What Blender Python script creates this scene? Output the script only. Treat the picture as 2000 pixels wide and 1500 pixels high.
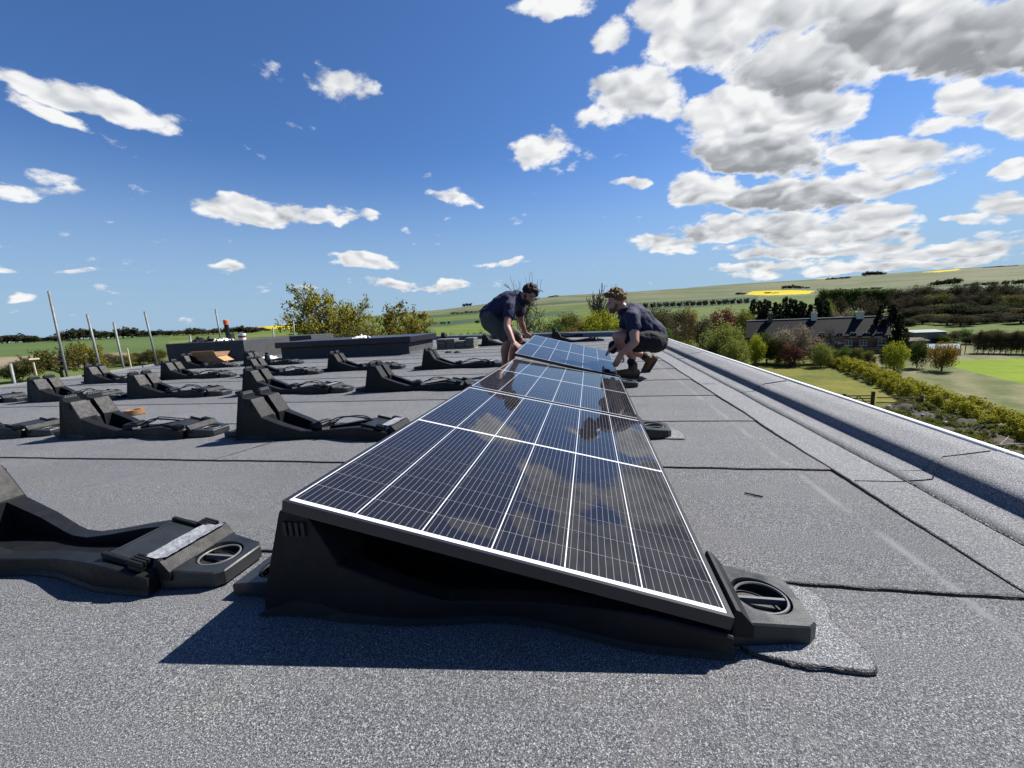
import bpy, bmesh, math, random
import numpy as np
from mathutils import Vector, Matrix, noise as mnoise

for o in list(bpy.data.objects):
    bpy.data.objects.remove(o)
SC = bpy.context.scene
COL = SC.collection
PI = math.pi
R = math.radians

# ------------------------------------------------------------------ camera
CF, CPITCH, CYAW, CROLL, CH = 798.0, .1631, .1939, -.0559, .787   # focal length in photo pixels, angles, height above the roof
def _basis():
    cy, sy, cp, sp = math.cos(CYAW), math.sin(CYAW), math.cos(CPITCH), math.sin(CPITCH)
    f = Vector((-sy*cp, cy*cp, -sp)); r = Vector((cy, sy, 0)); u = r.cross(f)
    cr, sr = math.cos(CROLL), math.sin(CROLL)
    return r*cr + u*sr, u*cr - r*sr, f
CR, CU, CFW = _basis()
CAM = Vector((0, 0, CH))
cam = bpy.data.cameras.new('camera'); camo = bpy.data.objects.new('camera', cam); COL.objects.link(camo)
cam.sensor_width = 36; cam.lens = CF/2000*36; cam.clip_start = .05; cam.clip_end = 9000
m = Matrix.Identity(4)
for i in range(3):
    m[i][0] = CR[i]; m[i][1] = CU[i]; m[i][2] = -CFW[i]; m[i][3] = CAM[i]
camo.matrix_world = m
SC.camera = camo

def ray(px, py):
    return CFW + CR*((px-1000)/CF) + CU*((750-py)/CF)
def onz(px, py, z=0.0):
    d = ray(px, py); return CAM + d*((z-CH)/d.z)
def ony(px, py, y):
    d = ray(px, py); return CAM + d*(y/d.y)
def at_r(px, py, r):
    d = ray(px, py); return CAM + d*(r/math.hypot(d.x, d.y))
def proj(p):
    d = Vector(p)-CAM; z = d.dot(CFW)
    return (1000+CF*d.dot(CR)/z, 750-CF*d.dot(CU)/z) if z > 0 else (-9e9, -9e9)

# ------------------------------------------------------------------ light
SUNX, SUNY = .726, .564                      # horizontal offset per metre of height, towards the sun
SUN_EL = math.atan2(1, math.hypot(SUNX, SUNY)); SUN_AZ = math.atan2(SUNX, SUNY)
sun = bpy.data.lights.new('sun', 'SUN'); suno = bpy.data.objects.new('sun', sun); COL.objects.link(suno)
sun.energy = 5.0; sun.angle = R(.5); sun.color = (1, .955, .88)
suno.rotation_euler = Vector((SUNX, SUNY, 1)).to_track_quat('Z', 'Y').to_euler()
suno.location = (20, 15, 30)
SC.view_settings.view_transform = 'Standard'; SC.view_settings.look = 'None'
SC.view_settings.exposure = 1.0; SC.view_settings.gamma = 1; SC.view_settings.use_curve_mapping = False
SC.cycles.max_bounces = 5; SC.cycles.diffuse_bounces = 2; SC.cycles.glossy_bounces = 3
SC.cycles.transmission_bounces = 4; SC.cycles.transparent_max_bounces = 6
SC.cycles.caustics_reflective = False; SC.cycles.caustics_refractive = False

# ------------------------------------------------------------------ world: sky and drifting cumulus
W = bpy.data.worlds.new('World'); SC.world = W; W.use_nodes = True
NT = W.node_tree; NT.nodes.clear()
class NB:
    """small node builder: every method returns an output socket"""
    def __init__(s, nt): s.nt = nt
    def n(s, t, **k):
        nd = s.nt.nodes.new(t)
        for a, b in k.items(): setattr(nd, a, b)
        return nd
    def put(s, sock, v):
        if hasattr(v, 'is_output'): s.nt.links.new(v, sock)
        elif v is not None: sock.default_value = v
    def m(s, op, a, b=None, c=None, clamp=False):
        nd = s.n('ShaderNodeMath', operation=op, use_clamp=clamp)
        for i, v in enumerate((a, b, c)): s.put(nd.inputs[i], v)
        return nd.outputs[0]
    def v(s, op, a, b=None, out=0, scale=None):
        nd = s.n('ShaderNodeVectorMath', operation=op)
        s.put(nd.inputs[0], a)
        if b is not None: s.put(nd.inputs[1], b)
        if scale is not None: s.put(nd.inputs['Scale'], scale)
        return nd.outputs[out]
    def dot(s, a, b): return s.v('DOT_PRODUCT', a, b, out=1)
    def noise(s, vec, scale, detail=4, rough=.55, dist=0, out=0, lac=2.0):
        nd = s.n('ShaderNodeTexNoise'); s.put(nd.inputs['Vector'], vec)
        nd.inputs['Scale'].default_value = scale; nd.inputs['Detail'].default_value = detail
        nd.inputs['Roughness'].default_value = rough; nd.inputs['Distortion'].default_value = dist
        nd.inputs['Lacunarity'].default_value = lac
        return nd.outputs[out]
    def mr(s, x, a, b, c=0., d=1., smooth=False):
        nd = s.n('ShaderNodeMapRange'); nd.interpolation_type = 'SMOOTHSTEP' if smooth else 'LINEAR'
        s.put(nd.inputs[0], x)
        for i, q in enumerate((a, b, c, d)): s.put(nd.inputs[i+1], q)
        return nd.outputs[0]
    def mix(s, f, a, b, blend='MIX'):
        nd = s.n('ShaderNodeMix', data_type='RGBA', blend_type=blend)
        s.put(nd.inputs[0], f)
        s.put(nd.inputs[6], a if hasattr(a, 'is_output') else (*a, 1)[:4])
        s.put(nd.inputs[7], b if hasattr(b, 'is_output') else (*b, 1)[:4])
        return nd.outputs[2]
    def ramp(s, x, stops):
        nd = s.n('ShaderNodeValToRGB'); e = nd.color_ramp.elements
        while len(e) < len(stops): e.new(.5)
        for q, (p, c) in zip(e, stops): q.position = p; q.color = (*c, 1)[:4]
        s.put(nd.inputs[0], x); return nd.outputs[0]

def build_world():
    b = NB(NT)
    W.cycles.sampling_method = 'NONE'
    tc = b.n('ShaderNodeTexCoord').outputs['Generated']
    sky = b.n('ShaderNodeTexSky', sky_type='NISHITA', sun_disc=False)
    sky.sun_elevation = SUN_EL; sky.sun_rotation = SUN_AZ
    sky.altitude = 100; sky.air_density = 1.0; sky.dust_density = .3; sky.ozone_density = 3.0
    skyc = b.mix(1, sky.outputs[0], (.60, .87, 1.24), 'MULTIPLY')      # deep polarised blue of a clear spring day
    sep = b.n('ShaderNodeSeparateXYZ'); b.put(sep.inputs[0], tc)
    dz = b.m('MAXIMUM', sep.outputs[2], 0.0)
    # cloud-layer coordinate: features shrink and flatten towards the horizon
    inv = b.m('DIVIDE', 1.0, b.m('ADD', dz, .75))
    cp = b.v('MULTIPLY', b.v('SCALE', tc, scale=inv), (1, 1, 1.9))
    warp = b.noise(cp, 7.0, 3, .6, out=1)
    wv = b.v('MULTIPLY', b.v('SUBTRACT', warp, (.5, .5, .5)), (.075, .075, .06))
    d = b.v('ADD', tc, wv)
    fb = b.noise(cp, 15., 5, .64)
    def puffs(vec):
        vo = b.n('ShaderNodeTexVoronoi', feature='F1', voronoi_dimensions='3D'); b.put(vo.inputs['Vector'], vec)
        vo.inputs['Scale'].default_value = 13.; vo.inputs['Detail'].default_value = 1.; vo.inputs['Roughness'].default_value = .5; vo.normalize = True
        vo.inputs['Lacunarity'].default_value = 2.3
        return vo.outputs['Distance']
    wcp = b.v('ADD', cp, b.v('MULTIPLY', b.v('SUBTRACT', warp, (.5, .5, .5)), (.10, .10, .10)))
    sunv = Vector((SUNX, SUNY, 1.9)).normalized()*.020
    vo1 = puffs(wcp); vo2 = puffs(b.v('ADD', wcp, tuple(sunv)))
    # banks of cloud: (photo x, y, half width, half height, lean in degrees, weight, greyness of the base)
    blobs = [(1390, 50, 165, 105, 6, 1.0, .35), (1540, 120, 170, 85, 0, 1.0, .75), (1760, 60, 260, 85, -5, 1.15, .95), (2060, 60, 260, 75, 0, 1.2, 1.), (1600, 10, 220, 70, 0, 1., .3),
             (1235, 185, 92, 60, -6, .8, .25), (1190, 225, 60, 22, 10, .45, .1), (1480, 235, 150, 85, 6, 1.0, .25), (1590, 205, 110, 62, 0, .9, .4),
             (1480, 300, 150, 44, 0, .9, .9), (1730, 296, 165, 36, -6, .85, .3), (1850, 318, 36, 13, -5, .5, .1),
             (1375, 372, 72, 38, 0, .85, .15), (1540, 383, 160, 38, 2, .95, .9), (1730, 353, 120, 26, 8, .8, .3), (1700, 414, 85, 24, -3, .75, .3),
             (1290, 472, 72, 20, -5, .75, .25), (1440, 447, 120, 28, 3, .8, .5), (1600, 450, 150, 32, 0, .85, .5), (1480, 490, 70, 13, 0, .6, .5), (1640, 488, 170, 18, 3, .75, .5),
             (1560, 520, 160, 14, 2, .65, .4), (1470, 540, 60, 9, 0, .5, .2), (1900, 185, 62, 46, 0, .85, .2), (1975, 215, 80, 58, -20, .9, .4), (1850, 240, 60, 15, 6, .5, .1),
             (1985, 330, 56, 17, 10, .55, .2), (1965, 392, 66, 22, 8, .7, .2), (1925, 424, 66, 12, 2, .55, .2), (1870, 485, 150, 16, 3, .7, .4), (1990, 462, 70, 15, 3, .6, .2), (1790, 512, 220, 13, 2, .65, .3),
             (190, 197, 225, 31, -16, .72, .15), (110, 228, 110, 12, -22, .36, .1), (680, 168, 72, 25, -12, .58, .1), (1064, 294, 82, 37, -6, .66, .1),
             (475, 412, 92, 30, -4, .8, .35), (575, 422, 90, 24, 2, .75, .3), (690, 430, 46, 11, 0, .5, .1), (50, 374, 80, 13, 4, .4, .1), (95, 346, 38, 13, -8, .36, .1), (1075, 15, 60, 22, 6, .4, .1),
             (720, 508, 58, 14, -4, .6, .3), (830, 556, 130, 11, -1, .6, .3), (433, 519, 32, 12, 0, .58, .2), (60, 579, 28, 10, 0, .5, .1), (980, 514, 34, 9, 0, .55, .2), (100, 526, 160, 6, -2, .32, 0.), (890, 390, 36, 13, -14, .42, .1), (1200, 68, 42, 26, 0, .5, .1), (1240, 360, 30, 9, 0, .4, .1), (600, 557, 32, 6, 0, .4, .1)]
    acc = None; shade = None
    for (px, py, sx, sy, lean, wt, dk) in blobs:
        if wt < .67: wt *= .74                                       # small scraps stay thin and ragged
        c = ray(px, py).normalized()
        t1 = (ray(px+20*math.cos(R(lean)), py-20*math.sin(R(lean))).normalized()-ray(px-20*math.cos(R(lean)), py+20*math.sin(R(lean))).normalized())/40
        t2 = (ray(px+20*math.sin(R(lean)), py+20*math.cos(R(lean))).normalized()-ray(px-20*math.sin(R(lean)), py-20*math.cos(R(lean))).normalized())/40
        g11, g12, g22 = t1.dot(t1), t1.dot(t2), t2.dot(t2); det = g11*g22-g12*g12
        e1 = (t1*g22-t2*g12)/det; e2 = (t2*g11-t1*g12)/det; e1 -= c*e1.dot(c); e2 -= c*e2.dot(c)
        A = b.dot(d, tuple(e1/sx)); B = b.dot(d, tuple(e2/sy))
        C = b.dot(d, tuple(c*(3*wt)))
        g = b.m('MULTIPLY_ADD', b.m('MULTIPLY', A, A), -wt, b.m('SUBTRACT', C, 2*wt))
        g = b.m('MULTIPLY_ADD', b.m('MULTIPLY', B, B), -wt, g)       # wt*(1-a^2-b^2), only on this side of the sky
        sh = b.m('MULTIPLY_ADD', B, dk*.55, dk*.62)                  # lower half of each bank lies in its own shade
        if acc is None: acc, shade = g, sh
        else:
            sel = b.m('MULTIPLY_ADD', b.m('SUBTRACT', g, acc), 3.2, .5, clamp=True); shade = b.m('MULTIPLY_ADD', b.m('SUBTRACT', sh, shade), sel, shade); acc = b.m('MAXIMUM', acc, g)
    # broken cloud elsewhere in the sky
    wide = b.noise(b.v('ADD', cp, (5.3, 2.7, 1.1)), 1.9, 2, .5)
    acc2 = b.m('MAXIMUM', acc, b.mr(wide, .64, .80, -.6, .45))
    acc2 = b.m('MAXIMUM', acc2, -.6)
    dens = b.m('ADD', b.m('MULTIPLY_ADD', b.m('SUBTRACT', .40, vo1), 1.7, acc2), b.m('MULTIPLY', b.m('SUBTRACT', fb, .5), 2.3))
    alpha = b.mr(dens, .0, .5, smooth=True)
    alpha = b.m('MULTIPLY', alpha, b.mr(dz, .004, .03))
    relief = b.m('MULTIPLY', b.m('SUBTRACT', vo2, vo1), 2.6)          # side of each puff towards the sun is brighter
    core = b.m('MULTIPLY', b.m('MAXIMUM', shade, 0.), b.mr(dens, .2, .8, smooth=True))
    lit = b.m('ADD', b.m('SUBTRACT', b.m('MULTIPLY_ADD', fb, .25, .78), core), relief, clamp=True)
    ccol = b.ramp(lit, [(0, (3.0, 3.2, 3.45)), (.3, (4.3, 4.5, 4.8)), (.65, (6.9, 7.1, 7.4)), (1, (9.3, 9.35, 9.4))])
    # thin veil near the horizon
    skyc2 = b.mix(b.mr(dz, .0, .36, .9, 0., smooth=True), skyc, (3.5, 5.1, 6.9))
    col = b.mix(alpha, skyc2, ccol)
    bg = b.n('ShaderNodeBackground'); b.put(bg.inputs[0], col); bg.inputs[1].default_value = .05
    out = b.n('ShaderNodeOutputWorld'); NT.links.new(bg.outputs[0], out.inputs[0])
build_world()

# ------------------------------------------------------------------ helpers
def tag(o, label=None, cat=None, group=None, kind=None):
    for k, v in (('label', label), ('category', cat), ('group', group), ('kind', kind)):
        if v: o[k] = v
    return o
def empty(name, loc=(0, 0, 0), rz=0, label=None, cat=None, group=None):
    o = bpy.data.objects.new(name, None); COL.objects.link(o); o.location = loc; o.rotation_euler = (0, 0, rz)
    o.empty_display_size = .2
    return tag(o, label, cat, group)
def mesh_from(name, V, F, mat=None, smooth=False):
    me = bpy.data.meshes.new(name)
    V = np.asarray(V, dtype=np.float32).reshape(-1, 3)
    if isinstance(F, np.ndarray) and F.ndim == 2:
        k = F.shape[1]; nf = len(F)
        me.vertices.add(len(V)); me.vertices.foreach_set('co', V.ravel())
        me.loops.add(nf*k); me.loops.foreach_set('vertex_index', F.astype(np.int32).ravel())
        me.polygons.add(nf); me.polygons.foreach_set('loop_start', np.arange(0, nf*k, k, dtype=np.int32))
        me.update(calc_edges=True)
    else:
        me.from_pydata(V.tolist(), [], F); me.update()
    if mat: me.materials.append(mat)
    if smooth: me.polygons.foreach_set('use_smooth', [True]*len(me.polygons))
    return me
def link(name, me, parent=None, loc=(0, 0, 0), rot=(0, 0, 0)):
    o = bpy.data.objects.new(name, me); COL.objects.link(o)
    o.parent = parent; o.location = loc; o.rotation_euler = rot
    return o
def obj(name, V, F, mat, parent=None, smooth=False, loc=(0, 0, 0), rot=(0, 0, 0)):
    return link(name, mesh_from(name, V, F, mat, smooth), parent, loc, rot)
def copy_tree(o, parent=None):
    c = o.copy(); COL.objects.link(c); c.parent = parent
    for ch in o.children: copy_tree(ch, c)
    return c

class MB:
    """collects simple shapes into one mesh"""
    def __init__(s): s.V = []; s.F = []
    def add(s, V, F):
        k = len(s.V); s.V += [tuple(v) for v in V]; s.F += [tuple(i+k for i in f) for f in F]; return s
    def box(s, x0, x1, y0, y1, z0, z1, M=None, b=0):
        if b:
            V = []
            for z, q in ((z0, b), (z0+b, 0), (z1-b, 0), (z1, b)):
                xa, xb, ya, yb = x0+q, x1-q, y0+q, y1-q
                V += [(xa, ya+b*.6, z), (xa+b*.6, ya, z), (xb-b*.6, ya, z), (xb, ya+b*.6, z), (xb, yb-b*.6, z), (xb-b*.6, yb, z), (xa+b*.6, yb, z), (xa, yb-b*.6, z)]
            F = [tuple(range(7, -1, -1)), tuple(range(24, 32))]
            for k in range(3):
                for i in range(8): F.append((k*8+i, k*8+(i+1) % 8, k*8+8+(i+1) % 8, k*8+8+i))
        else:
            V = [(x, y, z) for z in (z0, z1) for (x, y) in ((x0, y0), (x1, y0), (x1, y1), (x0, y1))]
            F = [(3, 2, 1, 0), (4, 5, 6, 7), (0, 1, 5, 4), (1, 2, 6, 5), (2, 3, 7, 6), (3, 0, 4, 7)]
        if M: V = [M @ Vector(v) for v in V]
        return s.add(V, F)
    def tube(s, pts, rad, n=8, cap=True):
        pts = [Vector(p) for p in pts]
        if not hasattr(rad, '__len__'): rad = [rad]*len(pts)
        V = []; F = []; up = None
        for i, p in enumerate(pts):
            t = (pts[min(i+1, len(pts)-1)]-pts[max(i-1, 0)]).normalized()
            if up is None: up = t.orthogonal().normalized()
            up = (up-t*up.dot(t)); up = up.normalized() if up.length > 1e-6 else t.orthogonal().normalized()
            w = t.cross(up)
            for k in range(n):
                a = 2*PI*k/n; V.append(p+(up*math.cos(a)+w*math.sin(a))*rad[i])
        for i in range(len(pts)-1):
            for k in range(n): F.append((i*n+k, i*n+(k+1) % n, i*n+n+(k+1) % n, i*n+n+k))
        if cap: F += [tuple(range(n-1, -1, -1)), tuple(range((len(pts)-1)*n, len(pts)*n))]
        return s.add(V, F)
    def lathe(s, prof, n=24, M=None, cap=True):
        V = [(r*math.cos(2*PI*k/n), r*math.sin(2*PI*k/n), z) for r, z in prof for k in range(n)]
        F = [(i*n+k, i*n+(k+1) % n, i*n+n+(k+1) % n, i*n+n+k) for i in range(len(prof)-1) for k in range(n)]
        if cap: F += [tuple(range(n-1, -1, -1)), tuple(range((len(prof)-1)*n, len(prof)*n))]
        if M: V = [M @ Vector(v) for v in V]
        return s.add(V, F)
    def prism(s, prof, y0, y1, M=None):
        """profile in x,z extruded along y"""
        n = len(prof)
        V = [(x, y, z) for y in (y0, y1) for x, z in prof]
        F = [tuple(range(n-1, -1, -1)), tuple(range(n, 2*n))]+[(i, (i+1) % n, n+(i+1) % n, n+i) for i in range(n)]
        if M: V = [M @ Vector(v) for v in V]
        return s.add(V, F)
    def build(s, name, mat, parent=None, smooth=False, loc=(0, 0, 0), rot=(0, 0, 0)):
        o = obj(name, s.V, s.F, mat, parent, smooth, loc, rot)
        bm = bmesh.new(); bm.from_mesh(o.data); bmesh.ops.recalc_face_normals(bm, faces=bm.faces); bm.to_mesh(o.data); bm.free()
        return o

# ------------------------------------------------------------------ materials
def mat(name, color=(.5, .5, .5), rough=.7, metal=0., spec=.5, coat=0.):
    m = bpy.data.materials.new(name); m.use_nodes = True
    p = m.node_tree.nodes['Principled BSDF']
    p.inputs['Base Color'].default_value = (*color, 1); p.inputs['Roughness'].default_value = rough
    p.inputs['Metallic'].default_value = metal; p.inputs['Specular IOR Level'].default_value = spec
    p.inputs['Coat Weight'].default_value = coat
    return m, NB(m.node_tree), p
def noisy(name, c0, c1, scale=5., rough=.8, detail=5, bump=0., bscale=None, metal=0., spec=.4, rvar=0., extra=None):
    """two-tone noise material with optional relief"""
    m, b, p = mat(name, c0, rough, metal, spec)
    tc = b.n('ShaderNodeTexCoord').outputs['Object']
    f = b.noise(tc, scale, detail, .6)
    col = b.mix(b.mr(f, .3, .7), c0, c1)
    if extra: col = extra(b, tc, col)
    b.put(p.inputs['Base Color'], col)
    if rvar: b.put(p.inputs['Roughness'], b.mr(b.noise(tc, scale*2.3, 3), .3, .7, rough-rvar, rough+rvar))
    if bump:
        bn = b.n('ShaderNodeBump'); bn.inputs['Strength'].default_value = bump; bn.inputs['Distance'].default_value = .02
        b.put(bn.inputs['Height'], b.noise(tc, bscale or scale*3, 4)); b.put(p.inputs['Normal'], bn.outputs[0])
    return m
def leafmat(name, c0, c1, c2=None, trans=.35, clump=.5):
    """foliage: colour varies from leaf to leaf and clump to clump, some light comes through"""
    m, b, p = mat(name, c0, .8, 0, .04)
    geo = b.n('ShaderNodeNewGeometry'); oi = b.n('ShaderNodeObjectInfo')
    tc = b.n('ShaderNodeTexCoord').outputs['Object']
    off = b.v('SCALE', b.v('ADD', oi.outputs['Location'], (3.1, 7.7, 1.3)), scale=.7)
    big = b.noise(b.v('ADD', tc, off), clump, 2)
    f = b.m('ADD', b.m('MULTIPLY', geo.outputs['Random Per Island'], .6), b.m('MULTIPLY_ADD', big, 1.1, -.35), clamp=True)
    col = b.mix(f, c0, c1)
    if c2: col = b.mix(b.m('GREATER_THAN', geo.outputs['Random Per Island'], .82), col, c2)
    hsv = b.n('ShaderNodeHueSaturation'); b.put(hsv.inputs['Color'], col)
    b.put(hsv.inputs['Value'], b.mr(oi.outputs['Random'], 0, 1, .82, 1.18)); b.put(hsv.inputs['Hue'], b.mr(oi.outputs['Random'], 0, 1, .488, .512))
    b.put(p.inputs['Base Color'], hsv.outputs[0])
    tr = b.n('ShaderNodeBsdfTranslucent'); b.put(tr.inputs[0], hsv.outputs[0])
    mx = b.n('ShaderNodeMixShader'); mx.inputs[0].default_value = trans
    out = m.node_tree.nodes['Material Output']
    m.node_tree.links.new(p.outputs[0], mx.inputs[1]); m.node_tree.links.new(tr.outputs[0], mx.inputs[2]); m.node_tree.links.new(mx.outputs[0], out.inputs[0])
    return m
# ------------------------------------------------------------------ terrain
GZ = -9.2                                     # garden level below the roof
# valley floor and downs: for each bearing (given by its photo column) the photo row of the ground at some distances
PROFILE = [(-260, [(300, 700), (600, 684), (1200, 684), (2500, 683)]),
           (0, [(300, 689), (600, 672), (1200, 671), (2500, 670)]),
           (250, [(300, 677), (600, 659), (1200, 658), (2500, 657)]),
           (450, [(300, 665), (600, 651), (1200, 645), (2500, 642)]),
           (580, [(300, 660), (600, 647), (1200, 633), (2500, 633)]),
           (820, [(200, 658), (400, 641), (800, 624), (1700, 608), (2600, 609)]),
           (1000, [(200, 652), (400, 637), (800, 616), (1800, 588), (2600, 590)]),
           (1100, [(200, 648), (400, 630), (800, 608), (1900, 576), (2600, 578)]),
           (1250, [(200, 638), (400, 616), (800, 600), (1900, 568), (2600, 570)]),
           (1430, [(200, 640), (400, 607), (800, 592), (1200, 575), (2100, 555), (2600, 556)]),
           (1590, [(200, 632), (400, 600), (800, 581), (1200, 568), (2200, 545), (2600, 546)]),
           (1700, [(200, 628), (400, 592), (800, 574), (1200, 560), (2200, 537), (2600, 538)]),
           (1850, [(200, 620), (400, 588), (800, 562), (1200, 549), (2200, 526), (2600, 527)]),
           (2000, [(200, 615), (400, 584), (800, 557), (1200, 543), (2200, 517), (2600, 518)]),
           (2300, [(200, 603), (400, 570), (800, 545), (1200, 530), (2200, 505), (2600, 506)])]
_RS = np.array([0, 95, 130, 200, 300, 400, 600, 800, 1200, 1700, 2200, 2600, 6000], float)
_AZ = []; _ZT = []
for px, pts in PROFILE:
    d = ray(px, 600); _AZ.append(math.atan2(d.x, d.y))
    rr = [0, 115]; zz = [GZ, GZ]
    for r, py in pts:
        e = ray(px, py); rr.append(r); zz.append(CH+r*e.z/math.hypot(e.x, e.y))
    rr.append(6000); zz.append(zz[-1]-20)
    _ZT.append(np.interp(_RS, rr, zz))
_AZ = np.array(_AZ); _ZT = np.array(_ZT)
def terrain(x, y):
    x = np.asarray(x, float); y = np.asarray(y, float)
    az = np.arctan2(x, y); r = np.hypot(x, y)
    k = np.clip(np.searchsorted(_AZ, az)-1, 0, len(_AZ)-2)
    t = np.clip((az-_AZ[k])/(_AZ[k+1]-_AZ[k]), 0, 1); t = t*t*(3-2*t)
    j = np.clip(np.searchsorted(_RS, r)-1, 0, len(_RS)-2); s = np.clip((r-_RS[j])/(_RS[j+1]-_RS[j]), 0, 1)
    z0 = _ZT[k, j]*(1-s)+_ZT[k, j+1]*s; z1 = _ZT[k+1, j]*(1-s)+_ZT[k+1, j+1]*s
    return z0*(1-t)+z1*t
def tz(x, y): return float(terrain(x, y))
def ground_at(px, py, lo=20., hi=3000.):
    """the point of the ground seen at a photo pixel"""
    d = ray(px, py); h = math.hypot(d.x, d.y); r = lo
    while r < hi:
        p = CAM+d*(r/h)
        if tz(p.x, p.y) >= p.z: return Vector((p.x, p.y, tz(p.x, p.y)))
        r *= 1.01
    return Vector((d.x/h*hi, d.y/h*hi, tz(d.x/h*hi, d.y/h*hi)))
def on_bearing(px, r):
    """ground point at distance r on the bearing of a photo column (taken at the horizon row)"""
    d = ray(px, 618.5-.056*(px-1000)); h = math.hypot(d.x, d.y)
    x, y = d.x/h*r, d.y/h*r
    return Vector((x, y, tz(x, y)))

def grassmat(name, c0, c1, s1=.02, s2=.4, s3=6., rough=.95, stripes=None, speck=None):
    c0 = tuple(q*.58 for q in c0); c1 = tuple(q*.58 for q in c1)
    m, b, p = mat(name, c0, rough, 0, .1)
    tc = b.n('ShaderNodeTexCoord').outputs['Object']
    f = b.m('ADD', b.m('MULTIPLY', b.noise(tc, s1, 4), .45), b.m('ADD', b.m('MULTIPLY', b.noise(tc, s2, 5), .3), b.m('MULTIPLY', b.noise(tc, s3, 3), .25)))
    f = b.mr(f, .41, .59)
    if stripes:
        (ang, width, amt) = stripes
        sp = b.n('ShaderNodeSeparateXYZ'); b.put(sp.inputs[0], tc)
        u = b.m('ADD', b.m('MULTIPLY', sp.outputs[0], math.cos(ang)), b.m('MULTIPLY', sp.outputs[1], math.sin(ang)))
        u = b.m('ADD', u, b.m('MULTIPLY', b.noise(tc, .15, 2), width*1.2))
        sn = b.m('SINE', b.m('MULTIPLY', u, 2*PI/width))
        f = b.m('ADD', f, b.m('MULTIPLY', sn, amt), clamp=True)
    col = b.mix(f, c0, c1)
    if speck: col = b.mix(b.mr(b.noise(tc, speck[1], 2), .62, .7), col, speck[0])
    b.put(p.inputs['Base Color'], col)
    bn = b.n('ShaderNodeBump'); bn.inputs['Strength'].default_value = .5; bn.inputs['Distance'].default_value = .12
    b.put(bn.inputs['Height'], b.noise(tc, s3, 4)); b.put(p.inputs['Normal'], bn.outputs[0])
    return m

FIELDS = [  # name, material, photo outline of the field on the ground
    ('meadow', grassmat('meadow_grass', (.095, .125, .02), (.23, .215, .04), .08, .3, 1.4), [(1380, 690), (1452, 697), (1590, 699), (1640, 722), (1770, 778), (1820, 800), (1680, 830), (1500, 760)]),
    ('barley_field', grassmat('bright_crop', (.16, .25, .012), (.26, .35, .025), .05, .3, 1.4), [(1826, 708), (1860, 704), (2010, 700), (2600, 690), (2600, 850), (2010, 752), (1930, 734)]),
    ('barley_field', 0, [(1945, 680), (2010, 674), (2500, 660), (2500, 690), (2010, 688)]),
    ('fallow_field', grassmat('fallow_soil', (.115, .145, .045), (.25, .235, .13), .06, .3, 1.5, stripes=(R(-35), 4.2, .3)), [(1585, 697), (1690, 690), (1905, 668), (2010, 664), (2700, 650), (2700, 1100), (2010, 850), (1800, 780), (1640, 722)]),
    ('garden_lawn', grassmat('garden_grass', (.07, .12, .025), (.16, .2, .05), .1, .4, 1.6), [(1450, 697), (1460, 676), (1900, 664), (1905, 670), (1690, 691), (1590, 699)]),
    ('rapeseed_field', grassmat('rapeseed', (.62, .50, .01), (.72, .60, .02), .01, .1, 1), [(1455, 575), (1470, 568.5), (1540, 566), (1592, 568), (1580, 574), (1500, 577)]),
    ('rapeseed_field', 1, [(1565, 545.5), (1600, 541), (1655, 537.5), (1668, 539), (1610, 545)]),
    ('rapeseed_field', 1, [(1795, 532), (1840, 528), (1872, 525), (1876, 527.5), (1835, 531.5)]),
    ('rapeseed_field', 1, [(480, 643), (495, 634), (600, 632), (690, 634), (690, 638), (585, 642)]),
    ('dark_crop_field', grassmat('dark_crop', (.055, .095, .05), (.085, .13, .065), .01, .08, 1), [(1905, 585), (1930, 562), (2010, 556), (2400, 540), (2400, 570), (2010, 584)]),
    ('dark_crop_field', 2, [(1180, 596), (1270, 590), (1480, 579), (1480, 592), (1270, 606), (1180, 612)]),
    ('dark_crop_field', 2, [(815, 632), (930, 622), (1120, 606), (1120, 613), (930, 630), (815, 642)]),
    ('green_field', grassmat('young_wheat', (.12, .175, .035), (.185, .24, .055), .008, .06, 1, stripes=(R(60), 26., .12)), [(800, 668), (812, 645), (930, 632), (1130, 615), (1130, 650), (930, 668)]),
    ('green_field', 3, [(330, 684), (330, 667), (480, 655), (600, 645), (600, 665), (480, 672)]),
    ('green_field', grassmat('spring_wheat', (.085, .135, .045), (.125, .18, .055), .008, .06, 1), [(-400, 720), (-400, 694), (0, 672), (330, 653), (330, 684), (150, 690), (0, 697)]),
    ('stubble_field', grassmat('stubble', (.26, .20, .13), (.36, .29, .19), .02, .2, 2), [(-400, 738), (-400, 722), (0, 698), (60, 695), (250, 688), (250, 712), (120, 720), (0, 724)]),
    ('dark_crop_field', 2, [(1020, 596), (1120, 588), (1190, 585), (1190, 588), (1120, 592), (1020, 600)]),
    ('green_field', 4, [(1480, 588), (1500, 580), (1700, 572), (1700, 580)]),
    ('dark_crop_field', 2, [(820, 618), (900, 612), (960, 608), (960, 611), (900, 616), (820, 623)]),
    ('downland', grassmat('chalk_grass', (.105, .15, .06), (.225, .215, .13), .0045, .02, .3, stripes=(R(20), 160., .1)), [(-3000, 660), (815, 616), (1100, 597), (1480, 586), (1900, 566), (2000, 556), (4000, 470), (4000, 300), (-3000, 300)]),
]
def point_in(poly, X, Y):
    inside = np.zeros(X.shape, bool); n = len(poly)
    for i in range(n):
        x0, y0 = poly[i]; x1, y1 = poly[(i+1) % n]
        c = ((y0 > Y) != (y1 > Y))
        if y0 != y1: inside ^= c & (X < (x1-x0)*(Y-y0)/(y1-y0)+x0)
    return inside
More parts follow.
